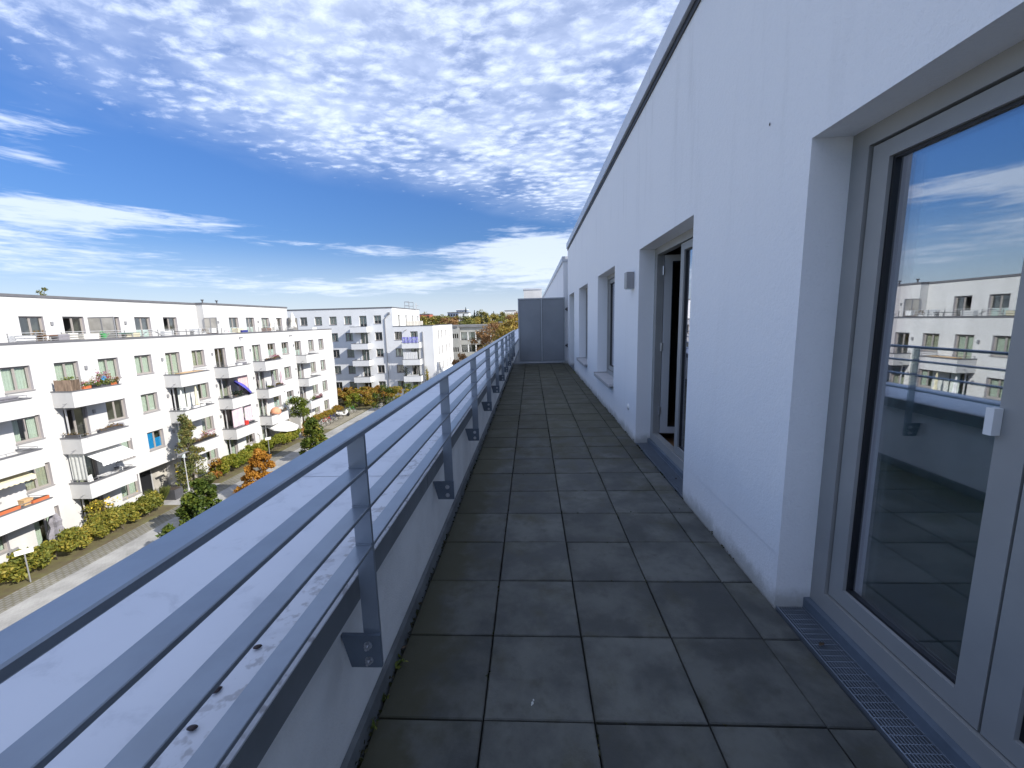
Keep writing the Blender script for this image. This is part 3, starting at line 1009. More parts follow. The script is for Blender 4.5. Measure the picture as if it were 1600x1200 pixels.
# privacy screens between the roof terraces
for (yy, xw) in ((27.25, -30.48), (36.58, -29.85), (49.62, -29.83)):
    g = MB()
    xe = -28.62
    xm = (xw + xe) / 2
    if abs(yy - 36.58) < 0.01:
        xw += 0.02
    for (xa, xb) in ((xw, xm), (xm, xe)):
        g.box((xa, yy - 0.03, 0.34), (xa + 0.04, yy + 0.03, 2.36))
        g.box((xb - 0.04, yy - 0.03, 0.34), (xb, yy + 0.03, 2.36))
        g.box((xa + 0.04, yy - 0.03, 0.34), (xb - 0.04, yy + 0.03, 0.39))
        g.box((xa + 0.04, yy - 0.03, 2.31), (xb - 0.04, yy + 0.03, 2.36))
    sc = part('privacy_screen', g, 'mgrey', A, off=AO)
    for (xa, xb) in ((xw, xm), (xm, xe)):
        g = MB()
        g.box((xa + 0.04, yy - 0.012, 0.39), (xb - 0.04, yy + 0.012, 2.31))
        part('panel', g, 'entrance', sc, off=AO)
# terrace railing
g = MB(FA)
for z in (0.98, 1.12, 1.26, 1.40):
    g.box((3.0, 0.42, z - 0.012), (44.5, 0.47, z + 0.012 if z < 1.3 else z + 0.02))
trl = part('terrace_railing', g, 'lgrey', A, off=AO)
for i in range(32):
    g = MB(FA)
    x = 3.2 + i * 1.31
    g.box((x, 0.42, 0.45), (x + 0.012, 0.48, 1.385))
    part('post', g, 'mgrey', trl, off=AO)

# balconies
BAL = {0: (17.55, 20.45), 1: (22.42, 25.33), 2: (29.9, 32.8), 3: (34.95, 37.9), 4: (40.1, 43.0), 5: (47.75, 50.75)}
for i, (ya, yb) in BAL.items():
    for r in range(3):
        F0 = FLOORS[r]
        zt, zb = F0 + 0.57, F0 - 0.43
        w = yb - ya
        o = ya - 5
        g = MB(FA)
        tk = 0.12
        g.box((o, -1.30, zb), (o + w, -1.30 + tk, zt - 0.05))                     # front
        g.box((o, -1.30 + tk, zb), (o + tk, 0.0, zt - 0.05), 1)                     # side
        g.box((o + w - tk, -1.30 + tk, zb), (o + w, 0.0, zt - 0.05))
        g.box((o + tk, -1.30 + tk, zb + 0.02), (o + w - tk, 0.0, zb + 0.22), 2)
        # the outer return of the near side has the same render as the front
        g.quad([(o - 0.003, -1.30, zb), (o - 0.003, 0.0, zb), (o - 0.003, 0.0, zt - 0.05), (o - 0.003, -1.30, zt - 0.05)], 1)
        bo = part('balcony', g, ['stucco_far', 'stucco_far', 'deck'], A, off=AO)
        g = MB(FA)
        g.box((o - 0.03, -1.34, zt - 0.05), (o + w + 0.03, -1.12, zt))
        g.box((o - 0.03, -1.12, zt - 0.05), (o + 0.2, 0.0, zt))
        g.box((o + w - 0.2, -1.12, zt - 0.05), (o + w + 0.03, 0.0, zt))
        part('coping', g, 'cap', bo, off=AO)
        g = MB(FA)
        q = [(o + 0.1, -0.02, zt + 0.15), (o + 0.1, -1.2, zt + 0.15), (o + w - 0.1, -1.2, zt + 0.15), (o + w - 0.1, -0.02, zt + 0.15)]
        g.path(q, 0.014, 6)
        for (px, py) in ((o + 0.1, -0.1), (o + 0.1, -1.2), (o + w / 2, -1.2), (o + w - 0.1, -1.2), (o + w - 0.1, -0.1)):
            g.tube((px, py, zt), (px, py, zt + 0.15), 0.015, n=5)
        part('hand_rail', g, 'mgrey', bo, off=AO)
        g = MB(FA)
        g.tube((o - 0.002, -0.85, zb + 0.27), (o - 0.22, -0.85, zb + 0.24), 0.022, n=6)
        part('drain_spout', g, 'mgrey', bo, off=AO)
    g = MB(FA)
    g.tube((ya - 5 + 0.32, -0.28, GZ), (ya - 5 + 0.32, -0.28, FLOORS[0] - 0.43), 0.045, n=8)
    part('downpipe', g, 'lgrey', A, off=AO)


def bal_top(i, r):
    return FLOORS[r] + 0.57


# ================================================================== SECOND BUILDING, ACROSS THE END OF THE STREET
BX0, BY, BX1, BX2 = -46.0, 70.0, -23.65, -16.77
B = thing('apartment_building', 'pale blue-grey apartment block across the far street end, roof ladder cage on top', 'building', (-30, BY, GZ))
BO = tuple(B.location)
FB = frame((0, BY, 0), 0.0)
FBS = frame((BX2, BY, 0), PI / 2)
FBT = frame((BX1, BY, 0), PI / 2)
BF = [0.62 - 2.85 * i for i in range(5)]           # floors
colx = [-45.1, -42.5, -39.9, -37.3, -34.7, -32.1, -29.5, -26.9]
dcol = 6
ops, bw = [], []
for i, x in enumerate(colx):
    for r, fz in enumerate(BF):
        if i == 7 and r > 4:
            continue
        isd = (i == 6)
        xx = x + (0.0 if i != 6 else 0.05)
        za = fz + (0.02 if isd else 0.80)
        ops.append((xx, xx + 1.27, za, fz + 2.2))
        bw.append((FB, xx, za, 1.27, fz + 2.2 - za, not isd, rs.choice(['beige', 'dark', 'dark', 'drawn', 'blind'])))
low_ops = []
for r, fz in enumerate(BF[1:], 1):
    for (x, isd) in ((-23.5, False), (-20.75, True)):
        za = fz + (0.02 if isd else 0.80)
        ops.append((x, x + 1.3, za, fz + 2.2))
        bw.append((FB, x, za, 1.3, fz + 2.2 - za, not isd, rs.choice(['drawn', 'dark', 'dark'])))
wb = MB(FB)
top_ops = [o for o in ops if o[0] < BX1 and o[2] > 0.4]
facade(wb, BX0, BX1, 0.4, 4.02, top_ops)
facade(wb, BX0, BX2, GZ - .5, 0.4, [o for o in ops if o[3] < 0.45])
wb.quad([(BX1, 0, 0.4), (BX2, 0, 0.4), (BX2, 0, 0.86), (BX1, 0, 0.86)])
wb.F = FBS
side_ops = []
for r, fz in enumerate(BF[1:4], 1):
    for j, yy in enumerate((3.5, 6.3, 10.0, 13.3)):
        side_ops.append((yy, yy + 1.15, fz + 0.75, fz + 2.2))
        bw.append((FBS, yy, fz + 0.75, 1.15, 1.45, True, 'dark'))
facade(wb, 0, 17.3, GZ - .5, 0.86, side_ops)
wb.F = FBT
ts = []
for yy in (3.0, 7.3, 11.6, 15.6):
    ts.append((yy, yy + 1.2, 0.75, 2.9))
    bw.append((FBT, yy, 0.75, 1.2, 2.15, False, 'beige'))
facade(wb, 0, 17.3, 0.55, 4.02, ts)
wb.F = Matrix.Identity(4)
wb.quad([(BX0, BY, GZ - .5), (BX0, BY + 17.3, GZ - .5), (BX0, BY + 17.3, 4.02), (BX0, BY, 4.02)])
wb.quad([(BX0, BY + 17.3, GZ - .5), (BX2, BY + 17.3, GZ - .5), (BX2, BY + 17.3, 0.86), (BX0, BY + 17.3, 0.86)])
wb.quad([(BX0, BY + 17.3, 0.86), (BX1, BY + 17.3, 0.86), (BX1, BY + 17.3, 4.02), (BX0, BY + 17.3, 4.02)])
wb.quad([(BX1, BY, 0.55), (BX2, BY, 0.55), (BX2, BY + 17.3, 0.55), (BX1, BY + 17.3, 0.55)], 2)
part('wall', wb, ['stucco_grey', 'roomdark', 'roofgravel'], B, off=BO)
for (F_, x, z, w, h, sl, stl) in bw:
    put_window(B, F_, x, z, w, h, sl, stl)
g = MB()
g.box((BX0 - 0.05, BY - 0.06, 4.02), (BX1 + 0.06, BY + 17.4, 4.20))
part('roof_coping', g, 'cap', B, off=BO)
g = MB()
g.box((BX1 + 0.003, BY - 0.05, 0.86), (BX2 + 0.05, BY + 0.35, 0.97))
g.box((BX2 - 0.3, BY + 0.35, 0.86), (BX2 + 0.05, BY + 17.35, 0.97))
part('parapet_coping', g, 'cap', B, off=BO)
g = MB()
g.box((BX1 + 1.9, BY + 1.5, 0.95), (BX1 + 1.94, BY + 12.5, 1.75))
part('terrace_balustrade', g, 'entrance', B, off=BO)
# downpipes
g = MB()
g.tube((-25.0, BY - 0.1, GZ), (-25.0, BY - 0.1, 2.2), 0.065, n=8)
g.tube((-25.0, BY - 0.1, 2.2), (-24.2, BY - 0.12, 3.1), 0.065, n=8)
g.box((-24.35, BY - 0.28, 3.0), (-24.0, BY - 0.01, 3.3))
part('downpipe', g, 'mgrey', B, off=BO)
g = MB()
g.tube((-18.6, BY - 0.1, GZ), (-18.6, BY - 0.1, -0.1), 0.09, n=8)
part('downpipe', g, 'mgrey', B, off=BO)
g = MB()
g.tube((-21.8, BY - 0.02, 0.05), (-21.2, BY - 0.35, 0.3), 0.05, n=8)
part('roof_spout', g, 'mgrey', B, off=BO)
# roof access cage and ladder
g = MB()
for (px, py) in ((-24.6, BY + 10.5), (-24.6, BY + 13.5), (-23.75, BY + 13.5), (-23.75, BY + 10.5)):
    g.tube((px, py, 4.2), (px, py, 5.55), 0.05, n=6)
for z in (4.75, 5.5):
    g.path([(-23.75, BY + 10.5, z), (-24.6, BY + 10.5, z), (-24.6, BY + 13.5, z), (-23.75, BY + 13.5, z)], 0.045, 6)
cage = part('roof_guard_rail', g, 'mgrey', B, off=BO)
g = MB()
for py in (BY + 13.8, BY + 14.6):
    g.tube((-23.4, py, 0.6), (-23.4, py, 5.4), 0.04, n=6)
for i in range(15):
    g.tube((-23.4, BY + 13.8, 0.8 + 0.3 * i), (-23.4, BY + 14.6, 0.8 + 0.3 * i), 0.025, n=5)
for i in range(4):
    z = 2.6 + 0.75 * i
    g.path([(-23.4, BY + 13.8, z), (-22.9, BY + 13.8, z), (-22.75, BY + 14.2, z), (-22.9, BY + 14.6, z), (-23.4, BY + 14.6, z)], 0.03, 5)
part('ladder', g, 'lgrey', B, off=BO)
# balconies
for (xa, rows) in ((-30.6, range(0, 4)), (-21.9, range(1, 4))):
    for r in rows:
        fz = BF[r]
        zt, zb = fz + 0.42, fz - 0.62
        w = 2.9 if xa < -30 else 3.0
        g = MB(FB)
        g.box((xa, -1.45, zb), (xa + w, -1.33, zt - .05))
        g.box((xa, -1.33, zb), (xa + .12, 0, zt - .05))
        g.box((xa + w - .12, -1.33, zb), (xa + w, 0, zt - .05))
        g.box((xa + .12, -1.33, zb + .02), (xa + w - .12, 0, zb + .2), 1)
        bo = part('balcony', g, ['stucco_grey', 'deck'], B, off=BO)
        g = MB(FB)
        g.box((xa - .03, -1.48, zt - .05), (xa + w + .03, -1.25, zt))
        g.box((xa - .03, -1.25, zt - .05), (xa + .2, 0, zt))
        g.box((xa + w - .2, -1.25, zt - .05), (xa + w + .03, 0, zt))
        part('coping', g, 'cap', bo, off=BO)
    for px in (xa + w - 0.25, xa + w - 0.75):
        g = MB(FB)
        g.tube((px, -0.5, GZ), (px, -0.5, BF[rows[0]] - 0.6), 0.04, n=6)
        part('downpipe', g, 'lgrey', B, off=BO)

# ================================================================== THIRD BUILDING, CONCRETE WITH WINDOW BANDS
C = thing('office_building', 'low beige concrete building with horizontal window bands, half hidden behind autumn trees', 'building', (-12, 92, GZ))
CO = tuple(C.location)
FC = frame((-15.9, 92, 0), 0.0)
cw = MB(FC)
co, cwin = [], []
for (za, zb) in ((-2.75, -0.95), (-5.4, -3.75), (-8.2, -6.5)):
    for i in range(7):
        co.append((0.12 + i * 1.72, 0.12 + i * 1.72 + 1.5, za, zb))
facade(cw, 0, 13, GZ - .3, 0.15, co, depth=0.25, room=2.0)
cw.F = Matrix.Identity(4)
cw.box((-17.6, 90.6, GZ - .3), (-15.91, 99, 0.1), 2, skip='f')
cw.F = frame((-17.6, 90.6, 0), 0)
sm = []
for (za, zb) in ((-2.2, -1.2), (-5.2, -4.2), (-8.3, -7.3)):
    for i in range(3):
        sm.append((0.18 + i * 0.48, 0.18 + i * 0.48 + 0.33, za, zb))
facade(cw, 0, 1.69, GZ - .3, 0.1, sm, depth=0.15, room=1.0)
cw.F = Matrix.Identity(4)
cw.quad([(-15.9, 92, 0.15), (-2.9, 92, 0.15), (-2.9, 104, 0.15), (-15.9, 104, 0.15)], 2)
cw.quad([(-2.9, 92, GZ), (-2.9, 104, GZ), (-2.9, 104, 0.15), (-2.9, 92, 0.15)])
part('wall', cw, ['concretegrey', 'roomdark', 'roofgrey'], C, off=CO)
for j, (xa, xb, za, zb) in enumerate(co):
    g = MB(FC)
    ring(g, xa, xb, za, zb, 0.06, 0.25, 0.31)
    g.box((xa + 0.06, 0.26, za + 0.45), (xb - 0.06, 0.30, za + 0.5))
    wo = part('window', g, 'dgrey', C, off=CO)
    g = MB(FC)
    g.box((xa + 0.06, 0.275, za + 0.06), (xb - 0.06, 0.285, zb - 0.06))
    part('pane', g, 'glassfar', wo, off=CO)
    if j % 3 != 2 and za > -4:
        g = MB(FC)
        g.box((xa + 0.06, 0.33, za + 0.3), (xb - 0.06, 0.34, zb - 0.06))
        part('blind', g, 'blinds', wo, off=CO)
for i in range(8):
    g = MB(FC)
    g.box((-0.1 + i * 1.72, -0.06, -2.75), (0.12 + i * 1.72, 0.002, -0.95))
    g.box((-0.1 + i * 1.72, -0.06, -5.4), (0.12 + i * 1.72, 0.002, -3.75))
    part('pillar', g, 'white', C, off=CO)
g = MB(FC)
g.box((-0.3, -0.35, 0.15), (13.2, 12, 0.62))
part('roof', g, 'roofgrey', C, off=CO)
g = MB()
g.box((-17.7, 90.45, 0.1), (-16.2, 99, 0.5))
part('roof', g, 'roofgrey', C, off=CO)

# ================================================================== OUR BUILDING: PENTHOUSE FACADE AND TERRACE
XW = 1.17
N = thing('apartment_building', 'white rendered penthouse beside the terrace with grey framed balcony doors', 'building', (XW, 13.2, 0))
NO = tuple(N.location)
FN = frame((XW, 13.2, 0), -PI / 2)          # local x = 13.2 - Y, local y = into the rooms
RV = 0.165
D_OPS = {'door1': (11.32, 12.80, 0.0, 2.13), 'door2': (8.60, 10.08, 0.0, 2.13), 'win3': (5.85, 7.30, 0.45, 2.13), 'win4': (3.02, 4.55, 0.45, 2.13), 'door5': (0.45, 1.90, 0.0, 2.13)}
w1 = MB(FN)
facade(w1, 0, 38.2, 0.27, 3.60, [], holes=[(a, b_, max(c, 0.27), d) for a, b_, c, d in D_OPS.values()])
w1.F = FN @ Matrix.Translation((0, 0.004, 0))
facade(w1, 0, 38.2, -0.06, 0.27, [], holes=[(a, b_, -0.06, 0.27) for a, b_, c, d in D_OPS.values() if c == 0])
w1.F = FN
xl = 0.0
for a, b_ in sorted((q[0], q[1]) for q in D_OPS.values() if q[2] == 0) + [(38.2, 38.2)]:
    w1.quad([(xl, 0, 0.27), (a, 0, 0.27), (a, 0.004, 0.27), (xl, 0.004, 0.27)])
    xl = b_
for a, b_, c, d in D_OPS.values():
    c0 = c if c else -0.06
    w1.quad([(a, 0, c0), (a, RV + .08, c0), (a, RV + .08, d), (a, 0, d)])
    w1.quad([(b_, 0, c0), (b_, 0, d), (b_, RV + .08, d), (b_, RV + .08, c0)])
    w1.quad([(a, 0, d), (a, RV + .08, d), (b_, RV + .08, d), (b_, 0, d)])
    w1.quad([(a, 0, c0), (b_, 0, c0), (b_, RV + .08, c0), (a, RV + .08, c0)])
w1.quad([(0, 0, -0.06), (0, 12, -0.06), (0, 12, 3.6), (0, 0, 3.6)])
w1.quad([(38.2, 0, -0.06), (38.2, 0, 3.6), (38.2, 12, 3.6), (38.2, 12, -0.06)])
w1.quad([(0, 12, -0.06), (38.2, 12, -0.06), (38.2, 12, 3.6), (0, 12, 3.6)])
w1.quad([(0, 0, 3.6), (38.2, 0, 3.6), (38.2, 12, 3.6), (0, 12, 3.6)])
part('wall', w1, 'stucco', N, off=NO)
# rooms behind
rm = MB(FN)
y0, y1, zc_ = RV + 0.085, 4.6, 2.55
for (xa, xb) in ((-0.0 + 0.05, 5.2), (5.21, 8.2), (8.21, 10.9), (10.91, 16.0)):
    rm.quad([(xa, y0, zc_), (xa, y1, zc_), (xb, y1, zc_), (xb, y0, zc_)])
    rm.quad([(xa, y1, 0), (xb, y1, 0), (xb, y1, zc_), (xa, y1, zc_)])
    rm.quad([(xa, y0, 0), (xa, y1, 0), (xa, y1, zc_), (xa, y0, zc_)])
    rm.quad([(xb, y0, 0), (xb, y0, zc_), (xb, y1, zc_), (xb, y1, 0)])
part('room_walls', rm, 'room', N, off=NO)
rm = MB(FN)
rm.quad([(0.05, y0, 0.03), (16, y0, 0.03), (16, y1, 0.03), (0.05, y1, 0.03)])
part('wood_floor', rm, 'oak', N, off=NO)
# roof edge in lengths
x = 0.0 - 0.02
ji = 0
while x < 38.0:
    L = min(3.0, 38.2 - x)
    g = MB(FN)
    g.box((x + .002, -0.04, 3.545), (x + L - .002, 0.36, 3.70))
    part('roof_coping', g, 'capnear', N, off=NO)
    x += L
g = MB(FN)
g.box((0.0, -0.012, 3.49), (38.2, -0.001, 3.544))  # black strip painted in for the shaded gap under the coping
part('painted_shadow_gap', g, 'gasket', N, off=NO)


def own_opening(key, leaf_open=False, sill=False):
    a, b_, c, d = D_OPS[key]
    g = MB(FN)
    fb = 0.075 if sill else 0.13
    ring(g, a, b_, c, d, 0.088, RV, RV + 0.07, 0, wb=fb, wt=0.07)
    if not sill:
        g.box((a, RV - 0.03, c + 0.0), (b_, RV - 0.001, c + 0.05), 1)
    root_ = part('window' if sill else 'balcony_door', g, ['frame', 'bracket'], N, off=NO)
    xm = (a + b_) / 2
    zs0, zs1 = c + fb + 0.008, d - 0.078
    for i, (xa, xb) in enumerate(((a + 0.096, xm - 0.004), (xm + 0.004, b_ - 0.096))):
        if leaf_open and i == 0:
            Fl = FN @ Matrix.Translation((a + 0.10, RV + 0.075, 0)) @ Matrix.Rotation(math.radians(84), 4, 'Z')
            la, lb = 0.0, xb - xa
        else:
            Fl = FN
            la, lb = xa, xb
        yo = RV + 0.012 if not (leaf_open and i == 0) else 0.0
        g = MB(Fl)
        ring(g, la, lb, zs0, zs1, 0.078, yo, yo + 0.07, 0, wb=0.07, wt=0.062)
        if leaf_open and i == 0:
            for zz in (0.35, 1.05, 1.85):
                g.tube((-0.012, -0.005, zz), (-0.012, -0.005, zz + 0.09), 0.012, n=8, mi=1)
        part('door_leaf' if not sill else 'sash', g, ['frame' if not (leaf_open and i == 0) else 'framein', 'bolt'], root_, off=NO)
        g = MB(Fl)
        ring(g, la + 0.078, lb - 0.078, zs0 + 0.07, zs1 - 0.062, 0.011, yo + 0.015, yo + 0.045)
        part('gasket', g, 'gasket', root_, off=NO)
        g = MB(Fl)
        g.box((la + 0.088, yo + 0.026, zs0 + 0.08), (lb - 0.088, yo + 0.034, zs1 - 0.072))
        g.box((la + 0.088, yo + 0.050, zs0 + 0.08), (lb - 0.088, yo + 0.056, zs1 - 0.072))
        part('pane', g, 'glass', root_, off=NO)
        if key == 'door1':
            g = MB(Fl)
            g.box((la + 0.088, yo + 0.060, zs0 + 0.08), (lb - 0.088, yo + 0.062, 1.16))
            part('frosted_film', g, 'privacyfilm', root_, off=NO)  # film added to haze the lower glass and mask its reflections
        if not sill and i == 0 and not leaf_open:
            g = MB(Fl)
            g.box((lb - 0.088, yo - 0.026, 1.055), (lb - 0.066, yo - 0.001, 1.135))
            part('pull_handle', g, 'white', root_, off=NO)
    if sill:
        g = MB(FN)
        g.box((a + 0.002, -0.06, c - 0.012), (b_ - 0.002, RV + 0.0, c + 0.004))
        g.box((a + 0.002, -0.06, c - 0.045), (b_ - 0.002, -0.055, c - 0.012))
        g.box((a + 0.002, -0.062, c + 0.004), (a + 0.012, RV - 0.002, c + 0.022))
        g.box((b_ - 0.012, -0.062, c + 0.004), (b_ - 0.002, RV - 0.002, c + 0.022))
        part('sill', g, 'sill', root_, off=NO)
    return root_


own_opening('door1')
own_opening('door2', leaf_open=True)
own_opening('win3', sill=True)
own_opening('win4', sill=True)
own_opening('door5')
# lower body of the same building, down to the street
g = MB()
g.box((-1.19, -25, GZ - .3), (13.1, 45, -0.09))
part('lower_wall', g, 'stucco_far', N, off=NO)

# curtain hanging inside the near door
g = MB()
wavy(g, 0, 0.32, 0.05, 2.45, 0, 0.03, 4)
cu = tag(obj('curtain', g.mesh('curtain', ['beigecurtain'], smooth=True), None, (1.62, 2.18, 0), -PI / 2), 'beige curtain gathered inside the nearest balcony door, at its far side', 'curtain')

# next unit along the terrace
N2 = thing('apartment_building', 'lower white penthouse wall continuing beyond the grey privacy screen', 'building', (1.05, 13.45, 0))
g = MB()
g.box((1.05, 13.42, -0.05), (12, 44, 3.20))
part('wall', g, 'stucco', N2, off=tuple(N2.location))
g = MB()
g.box((1.01, 13.38, 3.20), (12, 44.05, 3.36))
part('roof_coping', g, 'capnear', N2, off=tuple(N2.location))
g = MB()
g.box((-0.618, 13.48, -0.087), (1.045, 44, 0.0))
part('terrace_deck', g, 'upstand', N2, off=tuple(N2.location))
N3 = thing('stair_tower', 'small white flat-roofed block rising behind the top of the grey privacy screen', 'building', (0.2, 40, 0))
g = MB()
g.box((-0.62, 38.5, -0.05), (1.04, 43, 4.15))
part('wall', g, 'stucco_far', N3, off=tuple(N3.location))
g = MB()
g.box((-0.67, 38.45, 4.15), (1.04, 43.05, 4.28))
part('roof_coping', g, 'capnear', N3, off=tuple(N3.location))

# ------------------------------------------------------------------ terrace floor of loose slabs
g = MB()
g.box((-0.62, -3.0, -0.085), (1.17, 13.40, -0.045))
terr = struct('terrace_floor', g, 'gasket')
cxs = [(-0.583, -0.201), (-0.195, 0.199), (0.205, 0.599), (0.605, 0.999), (1.005, 1.164)]
sl_me = []
for (xa, xb) in cxs:
    g = MB()
    w = (xb - xa) / 2
    e = 0.004
    h = 0.197
    vs = [(-w, -h, -0.045), (w, -h, -0.045), (w, h, -0.045), (-w, h, -0.045), (-w, -h, -e), (w, -h, -e), (w, h, -e), (-w, h, -e),
          (-w + e, -h + e, 0), (w - e, -h + e, 0), (w - e, h - e, 0), (-w + e, h - e, 0)]
    g.add(vs, [(0, 1, 5, 4), (1, 2, 6, 5), (2, 3, 7, 6), (3, 0, 4, 7), (4, 5, 9, 8), (5, 6, 10, 9), (6, 7, 11, 10), (7, 4, 8, 11), (8, 9, 10, 11)])
    sl_me.append(g.mesh('paving_slab', ['slab']))
for r in range(-9, 31):
    yc = 1.268 + 0.4 * r + 0.2
    if yc > 13.3:
        continue
    for (xa, xb), me in zip(cxs, sl_me):
        o = obj('paving_slab', me, terr, ((xa + xb) / 2 + rnd.uniform(-.0012, .0012), yc + rnd.uniform(-.0015, .0015), rnd.uniform(-0.0025, 0.0015)))
        o.rotation_euler = (rnd.uniform(-.003, .003), rnd.uniform(-.003, .003), rnd.uniform(-.004, .004))

# drainage grates in the door recesses
gi = 0
for key, lab in (('door1', 'narrow steel drain grate in front of the nearest balcony door'), ('door2', 'narrow steel drain grate in front of the open balcony door'), ('door5', 'narrow steel drain grate in front of the last door by the privacy screen')):
    a, b_, c, d = D_OPS[key]
    ya, yb = 13.2 - b_, 13.2 - a
    T = thing('drain_grate', lab, 'drain grate', (1.25, (ya + yb) / 2, -0.02))
    TO = tuple(T.location)
    g = MB()
    g.box((1.176, ya + .004, -0.03), (1.182, yb - .004, 0.004))
    g.box((1.300, ya + .004, -0.03), (1.304, yb - .004, 0.004))
    g.box((1.306, ya + .004, -0.03), (1.334, yb - .004, 0.001))
    part('rim', g, 'rail', T, off=TO)
    g = MB()
    g.box((-0.0016, ya + .005, -0.02), (0.0016, yb - .005, 0.0015))
    me = g.mesh('bar', ['rail'])
    for i in range(9):
        obj('bar', me, T, (1.1945 + i * 0.0118 - TO[0], -TO[1], -TO[2]))
    g = MB()
    n = int((yb - ya) / 0.03)
    for i in range(1, n):
        yy = ya + i * (yb - ya) / n
        g.box((1.182, yy - .0015, -0.02), (1.300, yy + .0015, 0.0))
    cr = part('cross_bars', g, 'rail', T, off=TO)
    cr['kind'] = 'stuff'
    g = MB()
    g.box((1.17, ya + .004, -0.06), (1.335, yb - .004, -0.05))
    part('channel', g, 'gasket', T, off=TO)

# ------------------------------------------------------------------ parapet wall
P = thing('parapet_wall', 'low rough white parapet wall along the left of the terrace, topped with pale metal coping', 'wall', (-0.9, 5, 0))
PO = tuple(P.location)
g = MB()
g.box((-1.185, -6, -0.088), (-0.62, 44, 0.545))
part('wall', g, 'parapet', P, off=PO)
g = MB()
g.prism([(-0.618, -0.044), (-0.588, -0.044), (-0.600, 0.052), (-0.618, 0.058)], 1, -5.9, 13.3)
part('upstand', g, 'upstand', P, off=PO)
yj = -3.93
while yj < 43:
    g = MB()
    ya, yb = yj + 0.0025, yj + 2.9975
    g.prism([(-1.24, 0.632), (-0.578, 0.632), (-0.570, 0.627), (-0.570, 0.622), (-1.24, 0.622)], 1, ya, yb)
    g.box((-0.5735, ya, 0.538), (-0.570, yb, 0.6215), 1)
    g.box((-1.2455, ya, 0.538), (-1.2405, yb, 0.632), 1)
    part('coping_sheet', g, ['coping', 'fascia'], P, off=PO)
    g = MB()
    g.box((-1.243, yj - 0.06, 0.633), (-0.572, yj + 0.0, 0.6345))
    part('coping_joint', g, 'coping', P, off=PO)
    yj += 3.0

# ------------------------------------------------------------------ railing
R_ = thing('balcony_railing', 'grey painted flat-bar railing along the parapet with handrail and three thin rails', 'railing', (-0.525, 5, 0.4))
RO = tuple(R_.location)
g = MB()
e = 0.003
g.prism([(-0.553, 1.098), (-0.498, 1.098), (-0.495, 1.101), (-0.495, 1.113), (-0.498, 1.116), (-0.553, 1.116), (-0.556, 1.113), (-0.556, 1.101)], 1, -4.5, 13.30)
part('handrail', g, 'rail', R_, off=RO)
for zb in (0.984, 0.862, 0.738):
    g = MB()
    g.prism([(-0.549, zb), (-0.501, zb), (-0.4995, zb + .0015), (-0.4995, zb + .0105), (-0.501, zb + .012), (-0.549, zb + .012)], 1, -4.5, 13.30)
    part('rail', g, 'rail', R_, off=RO)
pm_ = MB()
pm_.box((-0.026, 0.0, 0.34), (0.0265, 0.012, 1.0975))
post_me = pm_.mesh('post', ['rail'], off=(0, 0, 0.4))
bk = MB()
bk.prism([(-0.095, 0.448), (0.031, 0.448), (0.031, 0.335), (-0.068, 0.335)], 1, -0.014, -0.001)
br_me = bk.mesh('bracket', ['bracket'], off=(0, 0, 0.4))
bo_me = []
for zb in (0.415, 0.362):
    k = MB()
    k.tube((-0.008, -0.034, zb), (-0.008, 0.016, zb), 0.005, n=8)
    k.tube((-0.008, -0.025, zb), (-0.008, -0.0145, zb), 0.0105, n=6)
    k.tube((-0.008, -0.0165, zb), (-0.008, -0.0142, zb), 0.0135, n=10)
    bo_me.append(k.mesh('bolt', ['bolt'], off=(0, 0, 0.4)))
wl = MB()
for zb in (0.984, 0.862, 0.738):
    wl.box((-0.0255, -0.004, zb + 0.0125), (0.0245, -0.0005, zb + 0.0165))
    wl.box((-0.0255, -0.004, zb - 0.004), (0.0245, -0.0005, zb - 0.0005))
we_me = wl.mesh('weld_bead', ['rail'], off=(0, 0, 0.4))
for i in range(-4, 10):
    y = 1.147 + 1.245 * i
    po = obj('post', post_me, R_, (-0.0, y - 5, 0))
    obj('bracket', br_me, po)
    for me in bo_me:
        obj('bolt', me, po)
    obj('weld_bead', we_me, po)

# ------------------------------------------------------------------ privacy screen at the far end
T = thing('privacy_screen', 'dark grey two-panel metal privacy screen closing the far end of the terrace', 'privacy screen', (0.34, 13.36, 0.04))
TO = tuple(T.location)
g = MB()
ys0, ys1 = 13.335, 13.375
ring(g, -0.41, 1.09, 0.05, 2.10, 0.045, ys0, ys1)
g.box((0.315, ys0, 0.095), (0.365, ys1, 2.055))
part('frame', g, 'screenfr', T, off=TO)
for xa, xb in ((-0.365, 0.315), (0.365, 1.045)):
    g = MB()
    g.box((xa + .008, 13.350, 0.103), (xb - .008, 13.364, 2.047))
    part('panel', g, 'screen', T, off=TO)
    g = MB()
    ring(g, xa, xb, 0.095, 2.055, 0.0075, 13.345, 13.366)
    part('panel_seal', g, 'gasket', T, off=TO)
for zz in (0.55, 1.70):
    g = MB()
    g.box((1.09, 13.34, zz), (1.15, 13.35, zz + 0.05))
    g.box((1.135, 13.33, zz - 0.03), (1.169, 13.375, zz + 0.08))
    g.tube((1.11, 13.335, zz + .025), (1.11, 13.322, zz + .025), 0.012, n=8)
    part('wall_bracket', g, 'dgrey', T, off=TO)

